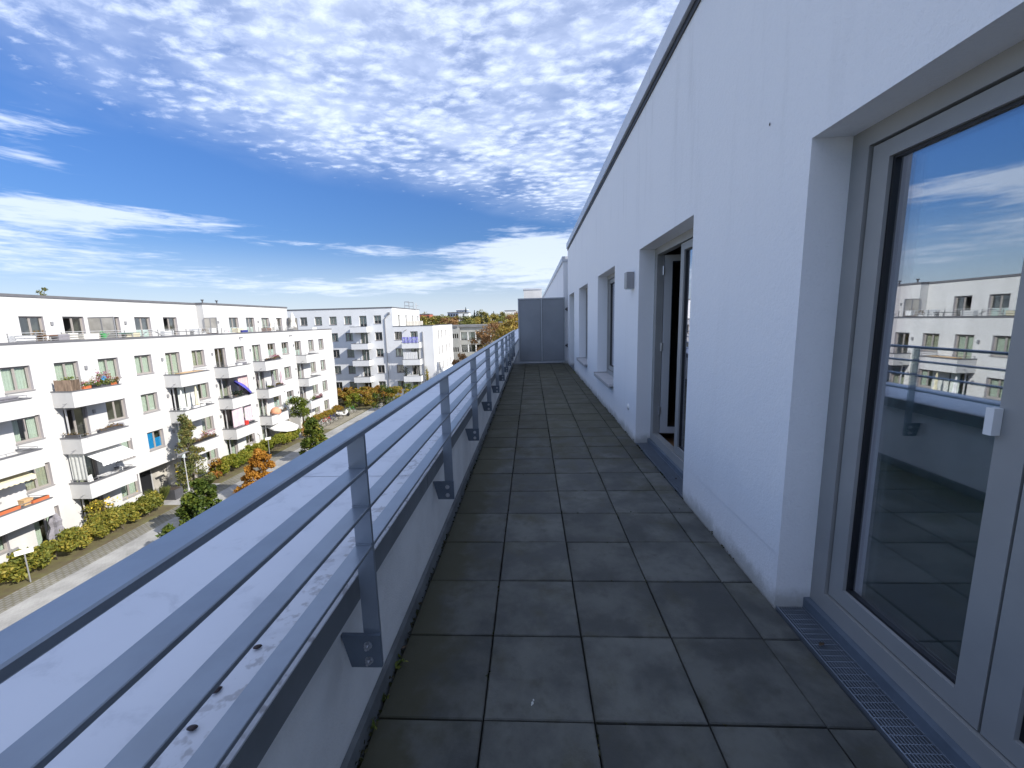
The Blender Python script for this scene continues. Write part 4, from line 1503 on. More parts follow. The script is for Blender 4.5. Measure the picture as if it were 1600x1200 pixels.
# ------------------------------------------------------------------ things on the terrace wall
T = thing('wall_lamp', 'small square grey wall lamp beside the open balcony door', 'lamp', (1.17, 4.86, 1.83))
TO = tuple(T.location)
g = MB()
g.box((1.085, 4.80, 1.745), (1.168, 4.92, 1.925))
part('housing', g, 'mgrey', T, off=TO)
g = MB()
g.box((1.095, 4.81, 1.738), (1.16, 4.91, 1.7445))
part('diffuser', g, 'film', T, off=TO)
T = thing('socket_cover', 'small white round socket cover low on the wall next to the open balcony door', 'socket', (1.17, 4.97, 0.34))
TO = tuple(T.location)
g = MB()
g.tube((1.1735, 4.97, 0.34), (1.160, 4.97, 0.34), 0.04, 0.036, n=20)
part('plate', g, 'white', T, off=TO)
g = MB()
g.tube((1.1598, 4.97, 0.34), (1.154, 4.97, 0.34), 0.028, 0.026, n=16)
part('lid', g, 'white', T, off=TO)
g = MB()
g.lathe([(0.001, 0), (0.004, 0.003), (0.005, 0.008), (0.003, 0.013), (0.001, 0.016)], (0, 0, 0), 8, sq=(0.4, 1))
tag(obj('insect', g.mesh('insect', ['seed']), None, (1.167, 2.203, 2.315)), 'tiny dark insect resting on the white wall above the nearest door', 'insect')

# seeds on the coping
g = MB()
g.lathe([(0.001, -0.003), (0.006, 0.0), (0.008, 0.003), (0.006, 0.006), (0.001, 0.008)], (0, 0, 0.002), 10, sq=(1.35, 0.75))
sm_ = g.mesh('seed_pod', ['seed'], smooth=True)
for i, (px, py, rz, lab) in enumerate([(-0.69, 0.872, 0.4, 'dark seed pod on the coping below the railing, farthest of three'), (-0.70, 0.752, 0.9, 'dark seed pod on the coping below the railing, middle one of three'), (-0.685, 0.668, 0.2, 'dark seed pod on the coping below the railing, nearest of three')]):
    tag(obj('seed_pod', sm_, None, (px, py, 0.633), rz), lab, 'seed pod', 'seed pods on the coping')

# moss, weeds and leaves along the gutter and joints
g_ = np.random.default_rng(11)
pts = []
for _ in range(240):
    y = g_.uniform(0.2, 13.2) ** 1.0
    n = int(g_.integers(2, 9))
    pts.append(np.stack([g_.normal(-0.592, 0.006, n), g_.normal(y, 0.03, n), np.abs(g_.normal(-0.012, 0.008, n)) - 0.012], 1))
for _ in range(150):
    r = g_.integers(-2, 30)
    y = 1.268 + 0.4 * r
    x = g_.uniform(-0.58, 1.16)
    if g_.uniform() < 0.5:
        x = g_.choice([-0.198, 0.202, 0.602, 1.002])
        y = g_.uniform(1.0, 13.2)
    n = 5
    pts.append(np.stack([g_.normal(x, 0.003, n), g_.normal(y, 0.02, n), g_.normal(-0.006, 0.002, n)], 1))
for _ in range(60):
    y = g_.uniform(2.0, 13.2)
    n = 6
    pts.append(np.stack([g_.normal(1.166, 0.004, n), g_.normal(y, 0.03, n), g_.normal(0.0, 0.004, n)], 1))
V, Fq = leafcloud(np.concatenate(pts), 0.009, 5, 0.6)
tag(obj('moss', npmesh('moss', V, Fq, 'moss')), kind='stuff')


def small_plant(name, label, cat, loc, h, r, n, size, mat, seed, stems=5, group=None):
    T = thing(name, label, cat, loc, 0, group)
    g0 = np.random.default_rng(seed)
    mb = MB()
    tips = []
    for i in range(stems):
        a = g0.uniform(0, 2 * PI)
        tip = (r * 0.7 * math.cos(a), r * 0.7 * math.sin(a), h * g0.uniform(0.6, 1))
        mb.tube((0, 0, 0), tip, 0.012 * max(h, 0.1), 0.004 * max(h, 0.1), n=4)
        tips.append(tip)
    part('stem', mb, 'potgreen', T)
    k = g0.integers(0, stems, n)
    f = g0.uniform(0.25, 1.05, n)
    Pn = np.array(tips)[k] * f[:, None] + g0.normal(0, r * 0.22, (n, 3)) * np.array([1, 1, 0.5])
    Pn[:, 2] = np.maximum(Pn[:, 2], 0.005)
    V, Fq = leafcloud(Pn, size, seed)
    obj('foliage', npmesh('foliage', V, Fq, mat), T)
    return T


for i, (px, py, h, lab) in enumerate([(-0.59, 1.50, 0.045, 'small weed in the gutter joint just before the first railing bracket'), (-0.592, 1.22, 0.05, 'small weed in the gutter joint at the near end of the parapet'), (-0.588, 1.36, 0.035, 'tiny weed in the gutter joint between two larger weeds'), (1.12, 10.7, 0.06, 'small weed at the foot of the white wall near the last door')]):
    small_plant('weed', lab, 'weed', (px, py, -0.02 if px < 0 else 0), h, h * 0.8, 26, 0.011, 'potgreen', 60 + i, 4)
lf = MB()
lf.add([(-0.02, 0, 0.002), (0, 0.009, 0.005), (0.021, 0.002, 0.001), (0.002, -0.010, 0.006)], [(0, 1, 2, 3)])
lf_me = lf.mesh('dead_leaf', ['deadleaf'])
for (px, py, rz, lab) in [(1.225, 1.63, 0.5, 'withered brown leaf lying on the nearest drain grate'), (1.25, 3.5, 1.2, 'withered brown leaf lying on the drain grate of the open door'), (-0.585, 1.58, 0.9, 'withered brown leaf in the gutter joint beside the parapet')]:
    tag(obj('dead_leaf', lf_me, None, (px, py, 0.006), rz), lab, 'leaf', 'withered leaves on the terrace')
g = MB()
for (q, w_) in (((0, 0), 0.006), ((0.004, 0.012), 0.004), ((-0.003, -0.008), 0.003)):
    g.lathe([(w_, 0), (w_ * 0.8, 0.0016), (w_ * 0.2, 0.0022)], (q[0], q[1], 0.0), 9, sq=(0.8, 1.2))
tag(obj('bird_dropping', g.mesh('bird_dropping', ['sheetgrey']), None, (-0.02, 1.335, 0.001)), 'small white bird dropping on a nearby paving slab', 'bird dropping')

# ================================================================== TREES AND PLANTS
def tree(name, label, loc, cl, n, size, mat, trunk_r, seed, group=None, bark='bark', cat='tree', fork=None, top=None, shell=0.5):
    """cl: leaf clumps (x, y, z, r) above the base; trunk with limbs to the clumps"""
    T = thing(name, label, cat, loc, 0, group)
    g0 = np.random.default_rng(seed)
    cl = np.array(cl, float)
    hmax = cl[:, 2].max()
    fk = fork if fork is not None else max(0.4, cl[:, 2].min() - 0.2)
    mb = MB()
    p = Vector((0, 0, -0.05))
    r = trunk_r
    steps = 5
    lean = [Vector((g0.normal(0, 0.05), g0.normal(0, 0.05), 0)) * hmax * 0.15 for _ in range(steps)]
    pts = [p]
    for i in range(1, steps + 1):
        pts.append(Vector((lean[i - 1].x, lean[i - 1].y, hmax * 0.92 * i / steps)))
    for i in range(steps):
        mb.tube(pts[i], pts[i + 1], trunk_r * (1 - i / steps * 0.85), trunk_r * (1 - (i + 1) / steps * 0.85), 7)
    for c in cl[:: max(1, len(cl) // 14)]:
        zf = max(fk, c[2] - (abs(c[0]) + abs(c[1])) * 0.7 - 0.2)
        f = min(0.95, zf / (hmax * 0.92))
        k = min(steps - 1, int(f * steps))
        st_ = pts[k].lerp(pts[k + 1], f * steps - k)
        mid = st_.lerp(Vector(c[:3]), 0.55) + Vector((0, 0, 0.06 * hmax * 0.3))
        mb.tube(st_, mid, trunk_r * 0.35, trunk_r * 0.2, 5)
        mb.tube(mid, Vector(c[:3]), trunk_r * 0.2, trunk_r * 0.07, 5)
    part('trunk', mb, bark, T, smooth=True)
    Pn = clumps(g0, cl[:, :3], cl[:, 3], n, shell)
    V, Fq = leafcloud(Pn, size, seed, up=0.5)
    obj('crown', npmesh('crown', V, Fq, mat), T)
    return T


def blob(seed, n, rx, ry, z0, z1, r, taper=0.0, pw=1.0):
    """clump list filling a rough crown, narrower to the top by taper"""
    g0 = np.random.default_rng(seed)
    out_ = []
    for i in range(n):
        f = (i + g0.uniform(0, 1)) / n
        f = f ** pw
        z = z0 + (z1 - z0) * f
        w = (1 - taper * f) * (1 if taper else math.sqrt(max(0.08, 1 - (2 * f - 1) ** 2)))
        a = g0.uniform(0, 2 * PI)
        d = math.sqrt(g0.uniform(0.05, 1)) * w
        out_.append((rx * d * math.cos(a), ry * d * math.sin(a), z, r * g0.uniform(0.65, 1.2) * (1 - 0.5 * taper * f)))
    return out_


# street trees and the trees before the house
tree('young_tree', 'slender sparse grey-green tree in front of the entrance, beside the street lamp', (-26.55, 29.3, GZ), blob(1, 46, 1.35, 1.35, 0.6, 5.8, 0.55, 0.85), 4600, 0.085, 'sparse', 0.09, 21)
tree('chestnut_tree', 'dark green young chestnut just above the handrail, left of the orange tree', (-20.2, 22.6, GZ), blob(2, 28, 1.15, 1.15, 0.7, 3.3, 0.55, 0.6), 3400, 0.13, 'chestnut', 0.07, 22)
tree('chestnut_tree', 'very small chestnut peeking over the handrail, leftmost of the street trees', (-20.4, 20.7, GZ), blob(3, 8, 0.5, 0.5, 0.7, 1.45, 0.35, 0.5), 700, 0.12, 'chestnut', 0.05, 23)
tree('maple_tree', 'small bright orange autumn tree rising above the handrail', (-20.0, 27.9, GZ), blob(4, 40, 1.75, 1.75, 0.4, 3.5, 0.5, 0.9), 6500, 0.09, 'orange', 0.08, 24)
tree('chestnut_tree', 'tall dark green young tree at the kerb, right of the orange tree', (-20.3, 36.0, GZ), blob(5, 40, 1.7, 1.7, 0.3, 3.9, 0.6, 0.75), 4200, 0.13, 'chestnut', 0.09, 25)
tree('young_tree', 'round light green tree with pale trunk before the second entrance', (-26.5, 44.5, GZ), blob(6, 20, 1.25, 1.25, 2.3, 4.3, 0.55), 2400, 0.10, 'lightgreen', 0.07, 26, bark='barkpale')


def hedge(label, x0, x1, y0, y1, z1, n, mat, seed, name='hedge', size=0.085, lump=0.25):
    T = thing(name, label, 'hedge', ((x0 + x1) / 2, (y0 + y1) / 2, GZ))
    g0 = np.random.default_rng(seed)
    L = max(x1 - x0, y1 - y0)
    nc = int(L * 18)
    cx = g0.uniform(x0 + 0.2, x1 - 0.2, nc)
    cy = g0.uniform(y0 + 0.2, y1 - 0.2, nc)
    hz_ = z1 - GZ
    cz = GZ + g0.uniform(0.25, 1.0, nc) ** 0.6 * (hz_ - 0.2)
    cz += 0.06 * np.sin(cy * 2.3) + 0.05 * np.sin(cy * 0.9 + 1) + g0.normal(0, 0.05, nc)
    rad = g0.uniform(0.24, 0.46, nc)
    Pn = clumps(g0, np.stack([cx, cy, cz], 1), rad, n, 0.5)
    Pn[:, 2] = np.maximum(Pn[:, 2], GZ + 0.05)
    V, Fq = leafcloud(Pn - np.array(T.location), size, seed, up=0.4)
    obj('foliage', npmesh('foliage', V, Fq, mat), T)
    mb = MB()
    for i in range(int(L * 2)):
        x = g0.uniform(x0 + .3, x1 - .3) - T.location.x
        y = g0.uniform(y0 + .3, y1 - .3) - T.location.y
        for k in range(2):
            mb.tube((x, y, 0), (x + g0.normal(0, .25), y + g0.normal(0, .25), hz_ * 0.8), 0.02, 0.008, 4)
    part('stems', mb, 'bark', T)
    return T


hedge('yellow-green hedge with yellow flowers before the balconies, left of the entrance path', -26.85, -25.5, 12.5, 25.9, -9.6, 44000, 'hedge', 31)
hedge('long green hedge before the balconies, between the entrance path and the white parasol', -26.9, -25.5, 31.2, 43.0, -9.6, 38000, 'hedgegreen', 32)
hedge('low autumn-coloured hedge behind the parked bicycles', -28.0, -27.2, 47.4, 57.2, -9.9, 13000, 'autumnhedge', 33)
hedge('broad autumn shrubbery hedge in front of the far pale block', -33.5, -21.5, 60.0, 66.5, -8.7, 42000, 'autumnhedge', 34, size=0.13)
for i, (x, y, r, h, mt, lab) in enumerate([
        (-26.3, 31.3, 0.75, 1.5, 'autumnhedge', 'reddish shrub at the left end of the long green hedge'),
        (-26.6, 59.0, 1.3, 2.0, 'hedgegreen', 'green shrub at the far corner of the sunlit block'),
        (-24.9, 60.5, 1.2, 1.8, 'autumnhedge', 'yellow-brown shrub behind the bicycles'),
        (-21.2, 56.6, 1.9, 3.4, 'chestnut', 'big dark green bush rising above the handrail at the street end'),
        (-19.3, 57.5, 1.7, 3.2, 'autumnhedge', 'autumn-brown bush right of the big dark green bush'),
        (-17.6, 60.0, 1.6, 3.0, 'hedgegreen', 'green bush close to the handrail, rightmost at the street end'),
        (-25.4, 43.6, 0.6, 1.4, 'autumnhedge', 'russet shrub at the right end of the long green hedge')]):
    tree('shrub', lab, (x, y, GZ), blob(40 + i, 14, r, r, 0.3, h, 0.5 * r ** 0.5), int(1100 * r), 0.11, mt, 0.05, 40 + i, cat='shrub')
hl = tree('flowering_shrub', 'bushy flowering shrub with yellow blossoms growing above the yellow-green hedge', (-27.3, 23.3, GZ), blob(55, 10, 0.7, 1.2, 0.9, 1.9, 0.4), 1200, 0.08, 'hedge', 0.03, 55, cat='shrub')
g_ = np.random.default_rng(9)
V, Fq = leafcloud(np.stack([g_.normal(0.25, .25, 50), g_.normal(0, 0.6, 50), g_.uniform(1.4, 1.95, 50)], 1), 0.05, 3, 0.9)
obj('blossoms', npmesh('blossoms', V, Fq, 'grass'), hl).data.materials[0] = M['yellow']


def grass_tuft(label, loc, r, h, n, seed):
    T = thing('ornamental_grass', label, 'grass', loc)
    g0 = np.random.default_rng(seed)
    vs, fs = [], []
    for i in range(n):
        a = g0.uniform(0, 2 * PI)
        d = r * math.sqrt(g0.uniform(0, 1))
        hh = h * g0.uniform(0.6, 1)
        x, y = 0.3 * d * math.cos(a), 0.3 * d * math.sin(a)
        ex, ey = d * math.cos(a), d * math.sin(a)
        w = 0.012
        vs += [(x - w, y, 0), (x + w, y + w, 0), ((x + ex) / 2 + w, (y + ey) / 2, hh * 0.75), (ex, ey, hh)]
        fs.append((len(vs) - 4, len(vs) - 3, len(vs) - 2, len(vs) - 1))
    me = bpy.data.meshes.new('blades')
    me.from_pydata(vs, [], fs)
    me.materials.append(M['grass'])
    obj('blades', me, T)


grass_tuft('tall ornamental grass tuft beside the taupe entrance', (-27.2, 26.9, GZ), 0.8, 1.1, 500, 1)
grass_tuft('lower ornamental grass tuft in front of the dark planter', (-26.0, 29.9, GZ), 0.7, 0.7, 400, 2)
sf = thing('sunflower_plant', 'tall plant with two yellow flowers beside the street lamp', 'plant', (-26.9, 28.4, GZ))
g = MB()
for (x, y, h) in ((0, 0, 1.75), (0.25, 0.45, 1.85)):
    g.tube((x * .3, y * .3, 0), (x, y, h), 0.02, n=5)
part('stem', g, 'potgreen', sf)
for (x, y, h) in ((0, 0, 1.75), (0.25, 0.45, 1.85)):
    g = MB()
    g.lathe([(0.02, -0.02), (0.14, 0.0), (0.12, 0.03), (0.02, 0.04)], (x + .03, y, h), 10)
    part('flower_head', g, 'yellow', sf)
g_ = np.random.default_rng(4)
V, Fq = leafcloud(np.stack([g_.normal(.1, .2, 160), g_.normal(.2, .25, 160), g_.uniform(0.1, 1.5, 160)], 1), 0.1, 8)
obj('foliage', npmesh('foliage', V, Fq, 'potgreen'), sf)


# ================================================================== STREET FURNITURE
def lamp(label, loc, h, rz=0.0):
    T = thing('street_lamp', label, 'street lamp', loc, rz)
    g = MB()
    g.tube((0, 0, 0), (0, 0, 0.5), 0.07, n=10)
    g.tube((0, 0, 0.5), (0, 0, h), 0.038, 0.034, n=10)
    part('pole', g, 'lgrey', T)
    g = MB()
    g.prism([(-0.42, h - 0.0), (0.38, h + 0.03), (0.38, h + 0.07), (-0.4, h + 0.05)], 0, -0.11, 0.11)
    hd = part('lamp_head', g, 'mgrey', T)
    g = MB()
    g.box((-0.07, -0.09, h - 0.30), (0.07, 0.05, h - 0.02))
    part('lamp_glass', g, 'film', hd)
    return T


lamp('street lamp with flat grey head in front of the slender sparse tree', (-26.1, 28.3, GZ), 3.2)
lamp('street lamp with flat head beside the round light green tree', (-26.6, 47.2, GZ), 3.5)


def signpost(label, loc, h, w, rz):
    T = thing('sign_post', label, 'sign', loc, rz)
    g = MB()
    g.tube((0, 0, 0), (0, 0, h), 0.03, n=8)
    part('post', g, 'mgrey', T)
    g = MB()
    g.box((-w / 2, -0.05, h - 0.18), (w / 2, -0.031, h + 0.06))
    part('sign_panel', g, 'white', T)
    return T


signpost('slim post with a small white sign before the yellow-green hedge', (-25.35, 17.7, GZ), 1.75, 0.62, 0.9)
signpost('slim post with a small white sign before the long green hedge', (-25.45, 37.0, GZ), 1.85, 0.5, 0.9)
T = thing('planter_box', 'dark rectangular planter standing at the entrance path', 'planter', (-26.7, 27.6, GZ))
g = MB()
g.box((-0.45, -0.35, 0), (0.45, 0.35, 0.75))
part('trough', g, 'dgrey', T)
g = MB()
g.box((-0.40, -0.30, 0.751), (0.40, 0.30, 0.77))
part('soil', g, 'soil', T)


def bike(label, loc, rz, col, group='bicycles at the parking strip'):
    T = thing('bicycle', label, 'bicycle', loc, rz, group)
    for x in (-0.52, 0.52):
        g = MB()
        g.torus((x, 0, 0.34), 0.325, 0.02, 'y', 20, 5)
        wv = part('wheel', g, 'black', T)
        g = MB()
        for i in range(8):
            a = PI * i / 8
            g.tube((x - .31 * math.cos(a), 0, .34 - .31 * math.sin(a)), (x + .31 * math.cos(a), 0, .34 + .31 * math.sin(a)), 0.004, n=3)
        g.tube((x, -.04, .34), (x, .04, .34), 0.03, n=8)
        part('spokes', g, 'lgrey', wv)
    g = MB()
    bb, seat, head = (-0.08, 0, 0.32), (-0.2, 0, 0.82), (0.36, 0, 0.80)
    for a, b_ in ((bb, seat), (bb, head), ((-0.18, 0, 0.74), (0.34, 0, 0.76)), ((-0.52, 0, 0.34), bb), ((-0.52, 0, 0.34), (-0.18, 0, 0.75)), (head, (0.52, 0, 0.34)), (head, (0.33, 0, 0.98))):
        g.tube(a, b_, 0.02, n=6)
    part('frame', g, col, T)
    g = MB()
    g.lathe([(0.02, 0), (0.1, 0.02), (0.11, 0.05), (0.03, 0.07)], (-0.21, 0, 0.86), 8, sq=(1.3, .7))
    part('saddle', g, 'black', T)
    g = MB()
    g.path([(0.25, -0.28, 1.02), (0.34, -0.1, 1.0), (0.34, 0.1, 1.0), (0.25, 0.28, 1.02)], 0.016, 6)
    part('handlebar', g, 'dgrey', T)
    g = MB()
    g.box((-0.55, -0.05, 0.70), (-0.25, 0.05, 0.72))
    part('carrier', g, 'dgrey', T)
    return T


for (x, y, rz, c, lab) in [(-26.2, 47.9, 0.25, 'dgrey', 'dark bicycle at the near end of the parked row'), (-26.1, 48.7, 0.15, 'white', 'white-framed bicycle second from the near end of the parked row'),
                           (-26.2, 49.7, 0.3, 'red', 'red bicycle in the middle of the parked row'), (-26.1, 50.9, 0.1, 'navy', 'dark blue bicycle in the middle of the parked row'),
                           (-26.0, 52.0, 0.2, 'dgrey', 'dark grey bicycle next to the motor scooter, on its near side'), (-26.0, 55.3, 0.3, 'lgrey', 'silver bicycle just beyond the motor scooter'), (-25.9, 56.2, 0.1, 'green', 'green bicycle at the far end of the parked row')]:
    bike(lab, (x, y, GZ), rz, c)
T = thing('motor_scooter', 'white and black motor scooter parked among the bicycles', 'scooter', (-25.9, 53.6, GZ), 0.25)
for x in (-0.62, 0.62):
    g = MB()
    g.torus((x, 0, 0.28), 0.2, 0.08, 'y', 18, 7)
    g.tube((x, -0.05, 0.28), (x, 0.05, 0.28), 0.13, n=10)
    part('wheel', g, 'black', T)
g = MB()
g.prism([(-0.85, 0.55), (-0.75, 0.75), (-0.1, 0.68), (0.0, 0.36), (0.32, 0.34), (0.42, 0.9), (0.55, 0.95), (0.66, 0.5), (0.4, 0.25), (-0.5, 0.3)], 1, -0.17, 0.17)
part('body', g, 'white', T)
g = MB()
g.prism([(-0.8, 0.76), (-0.1, 0.72), (-0.08, 0.82), (-0.45, 0.86), (-0.8, 0.9)], 1, -0.15, 0.15)
part('seat', g, 'black', T)
g = MB()
g.path([(0.36, -0.32, 1.05), (0.46, 0, 1.0), (0.36, 0.32, 1.05)], 0.02, 6)
part('handlebar', g, 'black', T)
g = MB()
g.prism([(0.5, 0.95), (0.53, 0.95), (0.4, 1.4), (0.37, 1.4)], 1, -0.2, 0.2)
part('windscreen', g, 'glassfar', T)
for y in (-0.24, 0.24):
    g = MB()
    g.lathe([(0.01, -.05), (0.06, 0), (0.01, .05)], (0.34, y * 1.2, 1.17), 8)
    part('mirror', g, 'dgrey', T)

# ================================================================== THINGS ON THE OPPOSITE BALCONIES AND ROOF TERRACE
XB = -26.9 - 0.12                       # middle of the front coping


def planter(label, x, y, z, L, col, mat=None, n=260, h=0.3, seed=0, cat='planter', depth=0.2, hh=0.17, flowers=None, size=0.05, along='y', group=None):
    T = thing('flower_box', label, cat, (x, y, z), 0, group)
    g = MB()
    a, b_ = (depth / 2, L / 2) if along == 'y' else (L / 2, depth / 2)
    g.prism([(-a, hh), (-a * 0.8, 0), (a * 0.8, 0), (a, hh)], 1, -b_, b_) if along == 'y' else g.box((-a, -b_, 0), (a, b_, hh))
    part('trough', g, col, T)
    g = MB()
    g.box((-a * 0.85, -b_ * 0.96, hh), (a * 0.85, b_ * 0.96, hh + 0.012))
    part('soil', g, 'soil', T)
    if mat:
        g0 = np.random.default_rng(seed + 100)
        Pn = np.stack([g0.normal(0, a * 0.9, n), g0.uniform(-b_, b_, n), hh + np.abs(g0.normal(0, h * 0.5, n))], 1)
        Pn[:, 2] *= 0.75 + 0.3 * np.sin(Pn[:, 1] * 5 + seed)
        V, Fq = leafcloud(Pn, size, seed)
        obj('foliage', npmesh('foliage', V, Fq, mat), T)
    if flowers:
        g0 = np.random.default_rng(seed + 200)
        m_ = n // 5
        Pn = np.stack([g0.normal(0, a * 0.9, m_), g0.uniform(-b_, b_, m_), hh + g0.uniform(0.4, 1.0, m_) * h], 1)
        V, Fq = leafcloud(Pn, size * 0.8, seed + 5, 0.9)
        obj('flowers', npmesh('flowers', V, Fq, flowers), T)
    return T


def pot(label, x, y, z, r, h, col, mat, n, ph, seed, size=0.05, pr=None):
    T = thing('potted_plant', label, 'potted plant', (x, y, z))
    g = MB()
    g.lathe([(r * 0.7, 0), (r, h * 0.85), (r * 1.08, h * 0.85), (r * 1.08, h), (r * 0.9, h), (r * 0.88, h * 0.9)], (0, 0, 0), 12)
    part('pot', g, col, T)
    g0 = np.random.default_rng(seed + 300)
    pr = pr or r * 1.5
    Pn = np.stack([g0.normal(0, pr * 0.5, n), g0.normal(0, pr * 0.5, n), h + g0.uniform(0, 1, n) * ph], 1)
    V, Fq = leafcloud(Pn, size, seed)
    obj('foliage', npmesh('foliage', V, Fq, mat), T)
    g = MB()
    for i in range(3):
        g.tube((0, 0, h * .8), (g0.normal(0, pr * .3), g0.normal(0, pr * .3), h + ph * .8), 0.012, .006, 4)
    part('stem', g, 'bark', T)
    return T


def closed_parasol(label, x, y, z, h, col, r=0.16):
    T = thing('closed_parasol', label, 'parasol', (x, y, z))
    g = MB()
    g.tube((0, 0, 0), (0, 0, h), 0.02, n=6)
    part('pole', g, 'lgrey', T)
    g = MB()
    g.lathe([(r * 1.1, h * 0.34), (r * 1.0, h * 0.45), (r * 0.6, h * 0.62), (r * 0.75, h * 0.75), (r * 0.35, h * 0.93), (0.02, h * 1.0)], (0, 0, 0), 12, wob=0.16)
    part('canopy', g, col, T)
    g = MB()
    g.lathe([(0.24, 0), (0.24, 0.05), (0.05, 0.1)], (0, 0, 0), 10)
    part('base', g, 'dgrey', T)
    return T


def open_parasol(label, x, y, z, h, r, col, tilt, dirz, sag=0.22, n=8):
    T = thing('open_parasol', label, 'parasol', (x, y, z), dirz)
    g = MB()
    g.tube((0, 0, 0), (0, 0, h * 0.8), 0.02, n=6)
    part('pole', g, 'lgrey', T)
    F_ = Matrix.Translation((0, 0, h * 0.8)) @ Matrix.Rotation(tilt, 4, 'Y') @ Matrix.Translation((0, 0, h * 0.2))
    g = MB(F_)
    vs = [(0, 0, 0.0)]
    for k, f in ((1, 0.5), (2, 1.0)):
        for i in range(2 * n):
            a = PI * i / n
            rr_ = r * f * (1 if i % 2 == 0 else 0.955)
            vs.append((rr_ * math.cos(a), rr_ * math.sin(a), -sag * r * (f ** 1.5) * (1 if i % 2 == 0 else 1.05)))
    for i in range(2 * n):
        a = PI * i / n
        vs.append((r * math.cos(a) * (1 if i % 2 == 0 else .955), r * math.sin(a) * (1 if i % 2 == 0 else .955), -sag * r - 0.14))
    N2_ = 2 * n
    fs = [(0, 1 + i, 1 + (i + 1) % N2_) for i in range(N2_)]
    for k in range(2):
        o_ = 1 + k * N2_
        fs += [(o_ + i, o_ + N2_ + i, o_ + N2_ + (i + 1) % N2_, o_ + (i + 1) % N2_) for i in range(N2_)]
    g.add(vs, fs)
    part('canopy', g, col, T)
    g = MB(F_)
    for i in range(n):
        a = 2 * PI * i / n
        g.tube((0, 0, -0.05), (r * .97 * math.cos(a), r * .97 * math.sin(a), -sag * r - 0.02), 0.008, n=4)
    g.tube((0, 0, -h * 0.2), (0, 0, 0.05), 0.018, n=6)
    part('ribs', g, 'lgrey', T)
    return T


def hanging(label, p0, p1, z0, z1, col, name='privacy_curtain', cat='curtain', waves=4, amp=0.03):
    """cloth hung from a rod between two plan points"""
    v0, v1 = Vector((p0[0], p0[1], 0)), Vector((p1[0], p1[1], 0))
    d = v1 - v0
    T = thing(name, label, cat, (p0[0], p0[1], z0), math.atan2(d.y, d.x))
    g = MB()
    wavy(g, 0, d.length, 0.0, z1 - z0, 0, amp, waves)
    part('cloth', g, col, T, smooth=True)
    g = MB()
    g.tube((-0.05, 0, z1 - z0 + 0.015), (d.length + .05, 0, z1 - z0 + 0.015), 0.015, n=6)
    part('rod', g, 'lgrey', T)
    return T


def chair(label, loc, rz, col, group=None):
    T = thing('chair', label, 'chair', loc, rz, group)
    g = MB()
    g.box((-0.24, -0.24, 0.42), (0.24, 0.24, 0.46))
    part('seat', g, col, T)
    g = MB()
    g.prism([(-0.24, 0.46), (-0.20, 0.46), (-0.27, 0.95), (-0.31, 0.95)], 1, -0.24, 0.24)
    part('backrest', g, col, T)
    for sx in (-1, 1):
        for sy in (-1, 1):
            g = MB()
            g.tube((sx * .23, sy * .23, 0), (sx * .2, sy * .21, 0.42), 0.018, n=5)
            part('leg', g, 'mgrey', T)
    return T


def table(label, loc, L, w, h, col, rz=0):
    T = thing('table', label, 'table', loc, rz)
    g = MB()
    g.box((-L / 2, -w / 2, h - 0.04), (L / 2, w / 2, h))
    part('table_top', g, col, T)
    for sx in (-1, 1):
        for sy in (-1, 1):
            g = MB()
            g.tube((sx * L * .44, sy * w * .42, 0), (sx * L * .44, sy * w * .42, h - 0.04), 0.025, n=5)
            part('leg', g, 'mgrey', T)
    return T


def crate(label, loc, sx, sy, sz, col, name='storage_box', cat='box', rz=0.0):
    T = thing(name, label, cat, loc, rz)
    g = MB()
    g.box((-sx / 2, -sy / 2, 0), (sx / 2, sy / 2, sz * 0.86))
    part('body', g, col, T)
    g = MB()
    g.box((-sx / 2 - .015, -sy / 2 - .015, sz * 0.86), (sx / 2 + .015, sy / 2 + .015, sz))
    part('lid', g, col, T)
    return T


zt = lambda r: FLOORS[r] + 0.57
dk = lambda r: FLOORS[r] - 0.21
# balcony 1, top floor: reed screen and many plants
T = thing('reed_screen', 'brown reed screen wrapped round the near corner of the top-floor plant balcony', 'screen', (-27.0, 22.5, zt(0)))
for (a, b_) in (((-27.95, 22.47), (-26.98, 22.47)), ((-26.95, 22.47), (-26.95, 22.95))):
    g = MB()
    nn = 22
    for i in range(nn):
        f = (i + .5) / nn
        x = a[0] + (b_[0] - a[0]) * f + 27.0
        y = a[1] + (b_[1] - a[1]) * f - 22.5
        g.tube((x, y, 0), (x, y, 0.62 + 0.03 * rs.random()), 0.028, n=5)
    part('reed_mat', g, 'reed', T)
pot('green leafy plant behind the reed screen on the top-floor balcony', -27.55, 22.9, dk(0), 0.2, 0.6, 'dgrey', 'potgreen', 160, 0.95, 1, 0.08)
planter('small terracotta flower box beside the reed screen', XB, 23.35, zt(0), 0.42, 'terracotta', 'potgreen', 120, 0.3, 2, flowers='petals')
planter('black flower box with white-green plants on the top-floor plant balcony', XB, 23.85, zt(0), 0.5, 'black', 'potgreen', 160, 0.4, 3, flowers='petals')
planter('long dark flower box with tall wild flowers and a blue pinwheel', XB, 24.42, zt(0), 0.62, 'dgrey', 'potgreen', 420, 0.75, 4, flowers='petals')
planter('bright terracotta flower box on the top-floor plant balcony', XB, 24.95, zt(0), 0.36, 'terracotta', 'potgreen', 160, 0.5, 5)
pot('dry-looking plant in a dark pot at the far end of the top-floor plant balcony', XB, 25.22, zt(0), 0.1, 0.18, 'black', 'potdry', 90, 0.3, 6)
T = thing('trellis', 'small brown willow trellis behind the terracotta flower box', 'trellis', (-27.12, 24.55, zt(0)))
g = MB()
for i in range(9):
    g.tube((-0.02, -0.42 + i * 0.105, 0.0), (-0.02, -0.42 + i * 0.105, 0.72), 0.022, n=5)
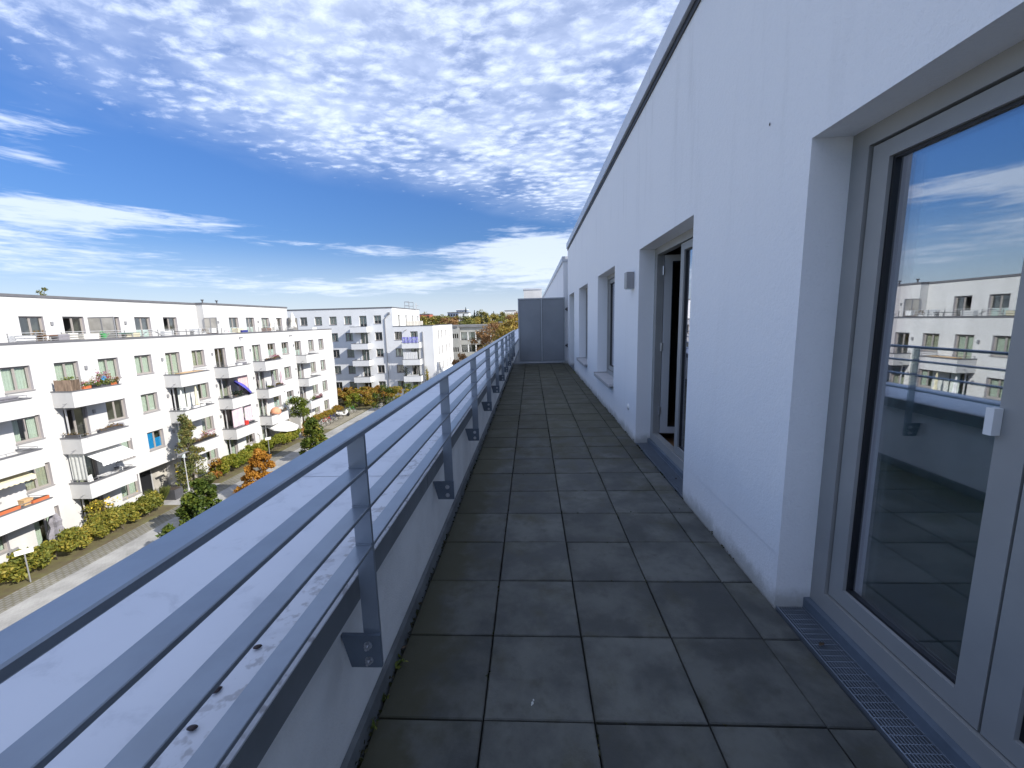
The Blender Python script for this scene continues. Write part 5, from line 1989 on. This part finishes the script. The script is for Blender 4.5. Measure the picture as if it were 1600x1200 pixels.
part('upright_rods', g, 'brownwood', T)
g = MB()
for z in (0.3, 0.5, 0.68):
    g.box((-0.005, -0.45, z), (0.015, 0.45, z + 0.05))
part('cross_rod', g, 'brownwood', T)
T = thing('pinwheel', 'blue pinwheel stuck among the wild flowers on the plant balcony', 'pinwheel', (-26.95, 24.35, zt(0) + 0.17))
g = MB()
g.tube((0, 0, 0), (0, 0, 0.33), 0.008, n=4)
part('stick', g, 'white', T)
g = MB()
for i in range(6):
    a = i * PI / 3
    g.add([(0.02, 0, 0.33), (0.03, 0.15 * math.cos(a), 0.33 + 0.15 * math.sin(a)), (0.05, 0.15 * math.cos(a + .7), 0.33 + 0.15 * math.sin(a + .7))], [(0, 1, 2)])
part('blades', g, 'cyan', T)
# balcony 0
crate('grey folded lounger cushions lying on the balcony at the left picture edge', (-27.4, 19.4, zt(0) - 0.25), 0.5, 1.4, 0.4, 'greycloth', 'folded_cushions', 'cushion')
planter('orange plastic flower box on the lowest left balcony, far one', XB, 20.0, zt(2), 0.75, 'terracotta', None, group=None)
planter('orange plastic flower box on the lowest left balcony, near one', XB, 18.6, zt(2), 0.95, 'terracotta', None)
T = crate('tan wooden box between the orange flower boxes', (-27.25, 19.55, zt(2)), 0.35, 0.4, 0.3, 'lightwood', 'wooden_box', 'box')


def awning(label, y0, y1, z, out_, drop, col, x0=-28.05, closed=False):
    T = thing('awning', label, 'awning', (x0, y0, z))
    L = y1 - y0
    g = MB()
    g.box((0, 0, -0.08), (0.14, L, 0.06))
    part('cassette', g, 'white' if not closed else col, T)
    n = 10
    g = MB()
    g.quad([(0.14, 0, 0.0), (0.14, L, 0.0), (out_, L, -drop), (out_, 0, -drop)])
    g.quad([(0.14, 0, -0.012), (out_, 0, -drop - .012), (out_, L, -drop - .012), (0.14, L, -0.012)])
    part('fabric', g, col, T)
    vs, fs = [], []
    for i in range(4 * n + 1):
        y = L * i / (4 * n)
        sc = 0.20 + 0.05 * abs(math.sin(PI * i / 4))
        vs += [(out_, y, -drop), (out_ + 0.01, y, -drop - sc)]
    for i in range(4 * n):
        fs.append((2 * i, 2 * i + 2, 2 * i + 3, 2 * i + 1))
    g = MB()
    g.add(vs, fs)
    part('valance', g, col, T)
    for y in (0.35, L - 0.35):
        g = MB()
        g.tube((0.1, y, -0.1), (out_ * 0.5, y + 0.2, -drop * 0.6 - 0.1), 0.02, n=5)
        g.tube((out_ * 0.5, y + 0.2, -drop * 0.6 - 0.1), (out_ - 0.02, y, -drop - 0.02), 0.02, n=5)
        part('arm', g, 'lgrey', T)
    return T


awning('white scalloped awning over the first-floor balcony next to the blue window', 23.0, 25.2, FLOORS[1] - 0.52, 1.55, 0.65, 'white')
awning('cream awning mostly rolled in, over the lowest left balcony', 17.7, 20.1, FLOORS[1] - 0.55, 0.95, 0.22, 'cream', closed=True)
# balcony 1, row B: planters; row C: net curtain and white furniture
planter('long dark flower box on the balcony with the black open door', XB, 24.3, zt(1), 1.5, 'dgrey', 'potdry', 160, 0.2, 7)
crate('folded dark drying rack on the balcony with the black open door', (-27.3, 24.9, zt(1)), 0.3, 0.8, 0.22, 'greycloth', 'drying_rack', 'rack')
planter('dark flower box on the near side of the balcony with the black open door', -27.5, 22.55, zt(1), 0.8, 'dgrey', 'potdry', 70, 0.12, 8, along='x')
hanging('light grey net cloth closing the near side of the awning balcony', (-28.05, 22.55), (-27.05, 22.55), zt(2) + 0.18, FLOORS[1] - 0.46, 'sheetgrey')
chair('white plastic chair on the awning balcony, left one', (-27.55, 23.35, dk(2)), 0.4, 'white')
chair('white plastic chair on the awning balcony, beside the white table', (-27.5, 24.6, dk(2)), -2.0, 'white')
table('white table on the awning balcony', (-27.4, 24.0, dk(2)), 0.8, 0.7, 0.78, 'white')
# ground floor left
closed_parasol('closed slate-grey parasol standing on the ground-floor terrace behind the hedge', -27.35, 20.7, GZ, 2.35, 'greycloth', 0.36)
chair('grey garden chair behind the hedge at the left picture edge', (-27.7, 19.2, GZ), 0.2, 'mgrey')
# balcony 2
crate('brown wooden duckboards stacked on the balcony left of the hanging lamp', (-27.5, 31.6, zt(0) - 0.22), 0.9, 1.9, 0.22, 'lightwood', 'duckboards', 'boards')
hanging('long white net cloth behind the middle balcony, far half', (-27.95, 31.35), (-27.95, 32.6), zt(1) - 0.2, FLOORS[0] - 0.46, 'sheetgrey', waves=3)
hanging('long white net cloth behind the middle balcony, near half', (-27.95, 30.6), (-27.95, 31.25), zt(1) - 0.2, FLOORS[0] - 0.46, 'curtain', waves=2)
closed_parasol('closed white parasol at the near door of the middle balcony', -27.35, 30.25, dk(1), 2.35, 'white', 0.13)
closed_parasol('closed cream parasol in the middle of the middle balcony', -27.2, 31.5, dk(1), 2.5, 'cream', 0.12)
planter('white flower box at the front of the middle balcony, near one', XB, 31.1, zt(1), 0.5, 'white', None)
planter('white flower box at the front of the middle balcony, far one', XB, 31.75, zt(1), 0.45, 'white', None)
crate('small white bucket on the near corner of the middle balcony', (XB, 30.2, zt(1)), 0.2, 0.2, 0.2, 'white', 'bucket', 'bucket')
planter('dark flower box with autumn plants below the driftwood', XB, 31.9, zt(2), 1.5, 'black', 'potdry', 420, 0.45, 9, flowers='petals')
planter('dark flower box with yellow-green plants left of the driftwood', XB, 30.7, zt(2), 0.9, 'black', 'potdry', 240, 0.35, 10)
T = thing('driftwood', 'pale curved piece of driftwood standing on a first-floor balcony', 'driftwood', (XB - 0.2, 31.75, zt(2)))
g = MB()
for a, b_, ra, rb in (((0, 0.1, 0), (0, 0.12, 0.3), .07, .075), ((0, 0.12, 0.3), (0, -0.05, 0.6), .075, .05), ((0, -0.05, 0.6), (0, -0.25, 0.82), .05, .02)):
    g.tube(a, b_, ra, rb, 8)
part('branch', g, 'lightwood', T, smooth=True)
# balcony 3
planter('white flower box on the rail of the top balcony left of the roof spout', XB, 36.6, zt(0), 0.5, 'white', None)
crate('folded dark lounger lying on the top balcony left of the roof spout', (-27.3, 37.2, zt(0)), 0.4, 1.0, 0.2, 'greycloth', 'folded_lounger', 'lounger')
hanging('rose-coloured cloth hung behind the blue parasol', (-27.3, 36.5), (-27.3, 37.75), zt(1), FLOORS[0] - 0.5, 'rose')
open_parasol('tilted violet-blue open parasol on a second-floor balcony', -27.35, 37.0, dk(1), 1.75, 0.95, 'blue', 0.85, 0.9)
pot('round dark bushy plant on the balcony of the blue parasol', -27.1, 36.0, zt(1) - 0.3, 0.2, 0.35, 'black', 'conifer', 420, 0.45, 11, 0.06, 0.5)
crate('black box on the near corner of the blue-parasol balcony', (-27.5, 35.1, zt(1)), 0.35, 0.25, 0.2, 'black')
planter('dark flower box on the blue-parasol balcony', XB, 35.7, zt(1), 0.8, 'dgrey', 'potdry', 120, 0.15, 12)
hanging('mauve cloth hung at the near side of the balcony below the blue parasol', (-27.2, 35.1), (-27.05, 36.3), zt(2) + 0.05, FLOORS[1] - 0.46, 'pink', waves=2)
hanging('mauve cloth hung at the far side of the balcony below the blue parasol', (-27.3, 36.85), (-27.3, 37.8), zt(2) + 0.05, FLOORS[1] - 0.46, 'pink', waves=3)
T = crate('red and white cool bag between two mauve cloths', (-27.1, 36.55, zt(2)), 0.3, 0.4, 0.36, 'red', 'cool_bag', 'bag')
crate('black folded table leaning on the balcony below the blue parasol', (-27.2, 37.4, zt(2)), 0.2, 0.8, 0.16, 'black', 'folded_table', 'table')
# balcony 4
planter('long planter of brownish flowers on the top balcony right of the roof spout', XB, 42.0, zt(0), 1.5, 'dgrey', 'potdry', 420, 0.3, 13, flowers='petals')
planter('dark flower box in front of the roller-blind door on the top floor', XB, 40.7, zt(0), 0.8, 'black', 'potdry', 50, 0.1, 14)
closed_parasol('closed mauve-grey parasol on the second-floor balcony, near one', -27.15, 41.4, dk(1), 2.15, 'greycloth', 0.17)
closed_parasol('closed mauve-grey parasol on the second-floor balcony, far one', -27.1, 42.75, dk(1), 2.3, 'pink', 0.17)
planter('long dark planter between the two mauve-grey parasols', XB, 42.1, zt(1), 1.3, 'dgrey', 'potdry', 300, 0.25, 15)
planter('dark flower box left of the two mauve-grey parasols', XB, 40.7, zt(1), 0.9, 'black', 'potgreen', 120, 0.12, 16)
T = thing('hanging_dome_tent', 'round copper-coloured folded sun tent on the first-floor balcony', 'sun tent', (-27.2, 41.3, zt(2) - 0.1))
g = MB()
g.lathe([(0.45, 0), (0.52, 0.25), (0.45, 0.5), (0.25, 0.68), (0.03, 0.75)], (0, 0, 0), 14, wob=0.04)
part('fabric', g, 'copper', T, smooth=True)
g = MB()
g.torus((0, 0, 0.02), 0.47, 0.02, 'z', 16, 5)
part('hoop', g, 'lgrey', T)
planter('flower box with dry plants beside the copper sun tent', XB, 42.3, zt(2), 1.2, 'dgrey', 'potdry', 200, 0.15, 17)
closed_parasol('closed white parasol at the door of the copper sun tent balcony', -27.5, 40.5, dk(2), 2.1, 'offwhite', 0.12)
# balcony 5
planter('long planter of heather on the lowest balcony at the far end', XB, 49.9, zt(2), 1.5, 'black', 'heather', 520, 0.38, 18)
planter('planter with green plants left of the heather', XB, 48.5, zt(2), 1.0, 'black', 'potgreen', 260, 0.35, 19)
# ground floor
open_parasol('large white open parasol behind the long green hedge', -26.95, 41.9, GZ, 2.35, 1.55, 'white', 0.22, 0.0, 0.36)
T = thing('globe_lamp', 'small white garden globe lamp above the long green hedge', 'lamp', (-27.3, 38.5, GZ))
g = MB()
g.tube((0, 0, 0), (0, 0, 1.7), 0.02, n=6)
part('stake', g, 'dgrey', T)
g = MB()
g.lathe([(0.02, -0.16), (0.12, -0.11), (0.16, 0), (0.12, 0.11), (0.02, 0.16)], (0, 0, 1.86), 12)
part('globe', g, 'white', T, smooth=True)

# roof terrace furniture
TZ = 0.28
XT = -28.95
chair('dark garden chair on the roof terrace, leftmost one', (XT - .2, 22.2, TZ), 0.4, 'black')
crate('white storage box at the left end of the roof terrace', (XT, 22.15, TZ), 0.5, 0.9, 0.98, 'white')
pot('leafy plant before the leftmost roof terrace door', XT + .1, 22.95, TZ, 0.2, 0.5, 'terracotta', 'potdry', 160, 0.75, 21, 0.06)
table('brown garden table on the roof terrace before the leftmost door', (XT, 23.35, TZ), 0.7, 1.0, 0.95, 'brownwood')
crate('blue-grey cushion box on the roof terrace before the leftmost door', (XT + .1, 24.0, TZ), 0.5, 0.6, 0.98, 'greycloth', 'cushion_box')
crate('small beige cabinet on the roof terrace between the two left doors', (XT, 24.65, TZ), 0.4, 0.55, 1.05, 'offwhite', 'cabinet', 'cabinet')
crate('stack of light stone bowls on the roof terrace left of the green can', (XT + .1, 25.6, TZ), 0.5, 0.9, 0.95, 'offwhite', 'stone_bowls', 'bowls')
chair('dark garden chair on the roof terrace before the second door', (XT - .3, 25.75, TZ), -0.3, 'dgrey')
T = thing('watering_can', 'bright green watering can on the roof terrace', 'watering can', (XT + .15, 26.55, TZ + 0.62))
g = MB()
g.lathe([(0.15, 0), (0.16, 0.32), (0.10, 0.38)], (0, 0, 0.0), 12)
part('body', g, 'green', T)
g = MB()
g.tube((0, 0.12, 0.08), (0, 0.4, 0.36), 0.025, .018, 6)
part('spout', g, 'green', T)
g = MB()
g.torus((0, -0.1, 0.36), 0.12, 0.015, 'x', 12, 5)
part('handle', g, 'green', T)
crate('low stone block that carries the green watering can', (XT + .15, 26.55, TZ), 0.4, 0.45, 0.61, 'mgrey', 'stone_block', 'block')
table('teal-covered garden table before the left privacy screen', (XT, 27.05 + .9, TZ), 0.7, 1.1, 0.95, 'teal')
chair('dark lounger-like chair behind the left privacy screen, near one', (XT - .1, 28.9, TZ), 0.2, 'black')
crate('cream cushion roll lying behind the left privacy screen', (XT, 28.6, TZ), 0.4, 1.0, 0.95, 'cream', 'cushion_roll', 'cushion')
T = thing('garden_hose', 'grey garden hose arching over the roof terrace edge', 'hose', (XT, 30.0, TZ))
g = MB()
pts_ = [(0.2, -0.9 + 0.18 * i, 0.62 + 0.42 * math.sin(PI * i / 10)) for i in range(11)]
g.path([(0.2, -0.9, 0)] + pts_ + [(0.2, 0.9, 0)], 0.03, 5)
part('hose', g, 'mgrey', T)
crate('long white planter box on the roof terrace before the frosted doors', (XT, 31.6, TZ), 0.35, 0.85, 1.02, 'white', 'planter_box', 'planter')
table('long dark garden table on the roof terrace', (XT, 33.1, TZ), 0.7, 1.7, 0.93, 'dgrey')
crate('white planter box at the far end of the long dark table', (XT, 34.4, TZ), 0.35, 0.8, 1.1, 'white', 'planter_box', 'planter')
pot('small shrub in a white pot right of the open roof terrace door', XT, 35.2, TZ, 0.2, 0.75, 'white', 'potdry', 60, 0.35, 22)
T = crate('white box with plants on a brown crate left of the middle screen', (XT + .15, 36.15, TZ + 0.72), 0.3, 0.5, 0.36, 'white', 'planter_box', 'planter')
crate('brown wooden crate left of the middle privacy screen', (XT, 36.3, TZ), 0.4, 0.7, 0.715, 'brownwood', 'wooden_crate', 'crate')
planter('white planter of red flowers right of the middle privacy screen', XT + .3, 37.7, TZ + 0.65, 0.5, 'white', 'petals', 60, 0.18, 23, hh=0.25)
crate('low white bench below the red flowers', (XT + .3, 37.8, TZ), 0.35, 1.5, 0.645, 'white', 'bench', 'bench')
crate('cream storage box on the roof terrace by the blue cushion', (XT, 39.6, TZ), 0.6, 0.8, 1.05, 'cream')
crate('blue cushion on the roof terrace edge', (XT + .3, 39.9, TZ), 0.4, 0.8, 0.85, 'navy', 'cushion', 'cushion')
crate('brown wooden chest between the two narrow right-hand doors', (XT, 44.0, TZ), 0.5, 0.9, 0.95, 'brownwood', 'chest', 'chest')
closed_parasol('closed cream parasol before the third door of the right roof terrace', XT, 45.0, TZ, 2.1, 'offwhite', 0.22)
closed_parasol('closed white parasol right of the closed cream one', XT, 45.75, TZ, 2.2, 'white', 0.2)
closed_parasol('tall closed beige parasol at the end of the roof terrace', XT, 49.2, TZ, 2.75, 'offwhite', 0.3)
table('white table at the far end of the right roof terrace', (XT, 48.3, TZ), 0.6, 0.9, 0.9, 'white')
crate('white box on the parapet beyond the last privacy screen', (-28.45, 52.9, 0.905), 0.3, 1.1, 0.22, 'white')

# second building
T = thing('blanket', 'violet-blue patterned blanket hung over a balcony of the far pale block', 'blanket', (-21.75, BY - 1.52, BF[1] + 0.36))
g = MB()
wavy(g, 0, 2.7, 0.0, 0.95, 0, 0.03, 4)
part('cloth', g, 'lavender', T)
g = MB()
for i in range(9):
    x = 0.15 + i * 0.29
    z = 0.15 + 0.22 * (i % 2)
    g.add([(x, -0.045, z), (x + 0.07, -0.045, z), (x + 0.2, -0.045, z + 0.35), (x + 0.13, -0.045, z + 0.35)], [(0, 1, 2, 3)])
    if i % 3 == 0:
        g.add([(x + .02, -0.048, z + .38), (x + 0.22, -0.048, z + .38), (x + 0.22, -0.048, z + 0.5), (x + 0.02, -0.048, z + 0.5)], [(0, 1, 2, 3)])
part('pale_pattern', g, 'film', T)
for i in range(4):
    hanging('white cloth panel of the balcony wind screen below the violet-blue blanket', (-21.75 + i * 0.62, BY - 1.3), (-21.2 + i * 0.62, BY - 1.3), BF[2] + 0.42, BF[2] + 1.6, 'white', 'cloth_panel', 'screen', 1, 0.02)['group'] = 'cloth panels of the balcony wind screen'
planter('flower box with white and green plants on the third-floor-down balcony of the far block', -20.3, BY - 1.36, BF[3] + 0.42, 2.0, 'white', 'potgreen', 180, 0.3, 30, along='x')
pot('dark tall plant on a balcony of the far pale block', -21.6, BY - 0.9, BF[3] + 0.1, 0.25, 0.5, 'black', 'conifer', 200, 1.3, 31, 0.09)
small_plant('climbing_plant', 'reddish climbing plant on the far block beside its right downpipe', 'plant', (-18.1, BY - 0.2, GZ), 5.2, 0.5, 420, 0.12, 'autumnhedge', 77, 6)
pot('dark bush at the foot of the far pale block, below the balconies', -21.0, BY - 2.2, GZ, 0.4, 0.6, 'dgrey', 'chestnut', 400, 1.7, 32, 0.12)

# ================================================================== FAR TOWN AND TREES
def far_building(label, x, y, w, d, z1, col, rows, cols_, name='house', roofcol='roofgrey', wincol='gasket'):
    T = thing(name, label, 'building', (x, y, GZ))
    h = z1 - GZ
    g = MB()
    g.box((-w / 2, 0, 0), (w / 2, d, h))
    part('wall', g, col, T)
    g = MB()
    g.box((-w / 2 - .3, -.3, h), (w / 2 + .3, d + .3, h + 0.5))
    part('roof', g, roofcol, T)
    for r in range(rows):
        for c in range(cols_):
            g = MB()
            xx = -w / 2 + (c + .5) * w / cols_
            zz = h - 2.6 - r * 3.0
            g.box((xx - w / cols_ * .28, -0.08, zz), (xx + w / cols_ * .28, 0.01, zz + 1.5))
            part('window', g, wincol, T)
    return T


far_building('red brick house on the skyline right of the roof ladder cage', -78.5, 300, 9.5, 10, 7.2, 'brick', 3, 4)
far_building('small white house below the red brick house on the skyline', -74.5, 285, 7, 8, 2.6, 'white', 1, 3)
far_building('blue-grey office block on the skyline left of the two white blocks', -62, 340, 13, 14, 8.8, 'bluebuild', 3, 6)
far_building('dark blue-grey upper storey with white top on the skyline', -58.5, 350, 9, 10, 11.0, 'bluebuild', 2, 4, roofcol='white')
far_building('left one of two small white blocks on the skyline', -51.0, 300, 3.0, 8, 7.6, 'white', 0, 1)
far_building('right one of two small white blocks on the skyline', -46.6, 300, 3.2, 8, 7.5, 'white', 0, 1)
far_building('low grey-roofed house half hidden among the far golden trees', -26, 190, 16, 10, -1.2, 'concretegrey', 0, 1)
far_building('long low flat-roofed house behind the concrete building', -24, 140, 14, 10, -0.2, 'roofgrey', 0, 1)
far_building('pale flat-roofed building behind the big autumn tree by the screen', -2.5, 150, 18, 12, 0.6, 'concretegrey', 0, 1)
far_building('white house far right on the skyline next to the screen', -16, 320, 8, 9, 8.6, 'white', 0, 2)

FT = {}


def far_tree(kind, x, y, h, w, seed, idx):
    kinds = {'g': ('fartree', 'green round-topped tree of the far wooded skyline', 'green trees of the far skyline'), 'y': ('fargold', 'golden autumn tree among the far trees', 'golden trees of the far skyline'),
             'r': ('farred', 'russet autumn tree among the far trees', 'russet trees of the far skyline'), 'c': ('conifer', 'dark pointed conifer among the far trees', 'dark conifers of the far skyline')}
    mat, lab, grp = kinds[kind]
    key = (kind, idx % 3)
    if key not in FT:
        g0 = np.random.default_rng(900 + idx)
        if kind == 'c':
            cl = np.array([(0.32 * (1 - f) * math.cos(i * 2.4), 0.32 * (1 - f) * math.sin(i * 2.4), 0.15 + 0.85 * f, 0.13 * (1.15 - f)) for i, f in enumerate(np.linspace(0, 0.98, 26))])
        else:
            cl = np.array(blob(900 + idx, 26, 0.40, 0.40, 0.32, 0.92, 0.15))
        Pn = clumps(g0, cl[:, :3], cl[:, 3], 2200, 0.45)
        V, Fq = leafcloud(Pn, 0.024, 900 + idx, 0.7, up=0.4)
        crown = npmesh('crown', V, Fq, mat)
        mb = MB()
        mb.tube((0, 0, 0), (0, 0, 0.75), 0.025, 0.008, 6)
        for c in cl[::4]:
            mb.tube((0, 0, c[2] * 0.6), tuple(c[:3]), 0.009, 0.003, 4)
        FT[key] = (crown, mb.mesh('trunk', ['bark'], smooth=True))
    T = thing('conifer_tree' if kind == 'c' else 'far_tree', lab, 'tree', (x, y, GZ), rnd.uniform(0, 6), grp)
    T.scale = (w, w, h)
    obj('trunk', FT[key][1], T)
    obj('crown', FT[key][0], T)


def xat(px, Y):
    return (px - 829) / 640.0 * Y


rows_ = [(330, 'ggrgycggcygry', 652, 830, 20, 18), (260, 'gygyrgycygyrg', 655, 830, 15.8, 17), (200, 'gygrygyygyrg', 660, 832, 13.0, 14), (150, 'yggyryygyr', 672, 835, 10.6, 11)]
fi = 0
for (Y, ks, pa, pb, h, w) in rows_:
    for i, k in enumerate(ks):
        px = pa + (pb - pa) * (i + rnd.uniform(-.25, .25)) / (len(ks) - 1)
        yy = Y + rnd.uniform(-15, 15)
        hh = h * rnd.uniform(0.88, 1.12)
        ww = w * rnd.uniform(0.85, 1.25) * (0.5 if k == 'c' else 1)
        far_tree(k, xat(px, yy), yy, hh * (1.08 if k == 'c' else 1), ww, fi, fi)
        fi += 1
for (px, Y, h, w, k) in [(668, 250, 16.5, 20, 'g'), (690, 255, 16.8, 18, 'g'), (697, 240, 15.5, 12, 'r'), (742, 330, 21, 9, 'c'), (746, 330, 20.5, 9, 'c'), (752, 330, 19.8, 9, 'c'), (753, 200, 14.5, 4.5, 'c'), (803, 250, 17.6, 15, 'r'), (796, 240, 16.0, 14, 'r'),
                          (640, 330, 18, 18, 'g'), (625, 300, 12, 16, 'y'), (840, 260, 15, 16, 'g'), (860, 300, 17, 18, 'y')]:
    far_tree(k, xat(px, Y), Y, h, w, fi, fi)
    fi += 1
# nearer autumn trees beyond the railing
tree('autumn_tree', 'large olive and russet autumn tree right of the concrete building, nearest the screen', (-3.2, 64.0, GZ), blob(61, 34, 4.4, 4.4, 4.0, 12.0, 1.5), 9000, 0.17, 'bigautumn', 0.25, 61)
tree('autumn_tree', 'brownish thinning autumn tree directly right of the concrete building', (-7.0, 70.0, GZ), blob(62, 30, 3.4, 3.4, 4.0, 11.8, 1.2), 5600, 0.15, 'farred', 0.22, 62, shell=0.3)
tree('autumn_tree', 'golden autumn tree behind the thinning one, towards the screen', (-5.0, 84.0, GZ), blob(63, 26, 4.0, 4.0, 4.0, 11.5, 1.5), 5000, 0.2, 'fargold', 0.25, 63)
tree('shrub', 'small russet tree before the lower windows of the concrete building', (-11.7, 70.0, GZ), blob(64, 14, 1.7, 1.7, 3.2, 6.6, 0.8), 2200, 0.15, 'farred', 0.12, 64)
tree('bare_tree', 'thin treetop poking above the roof of the sunlit block', (-73.6, 60.0, GZ), blob(65, 10, 0.7, 0.7, 15.0, 19.2, 0.55, 0.5), 320, 0.16, 'fartree', 0.2, 65)
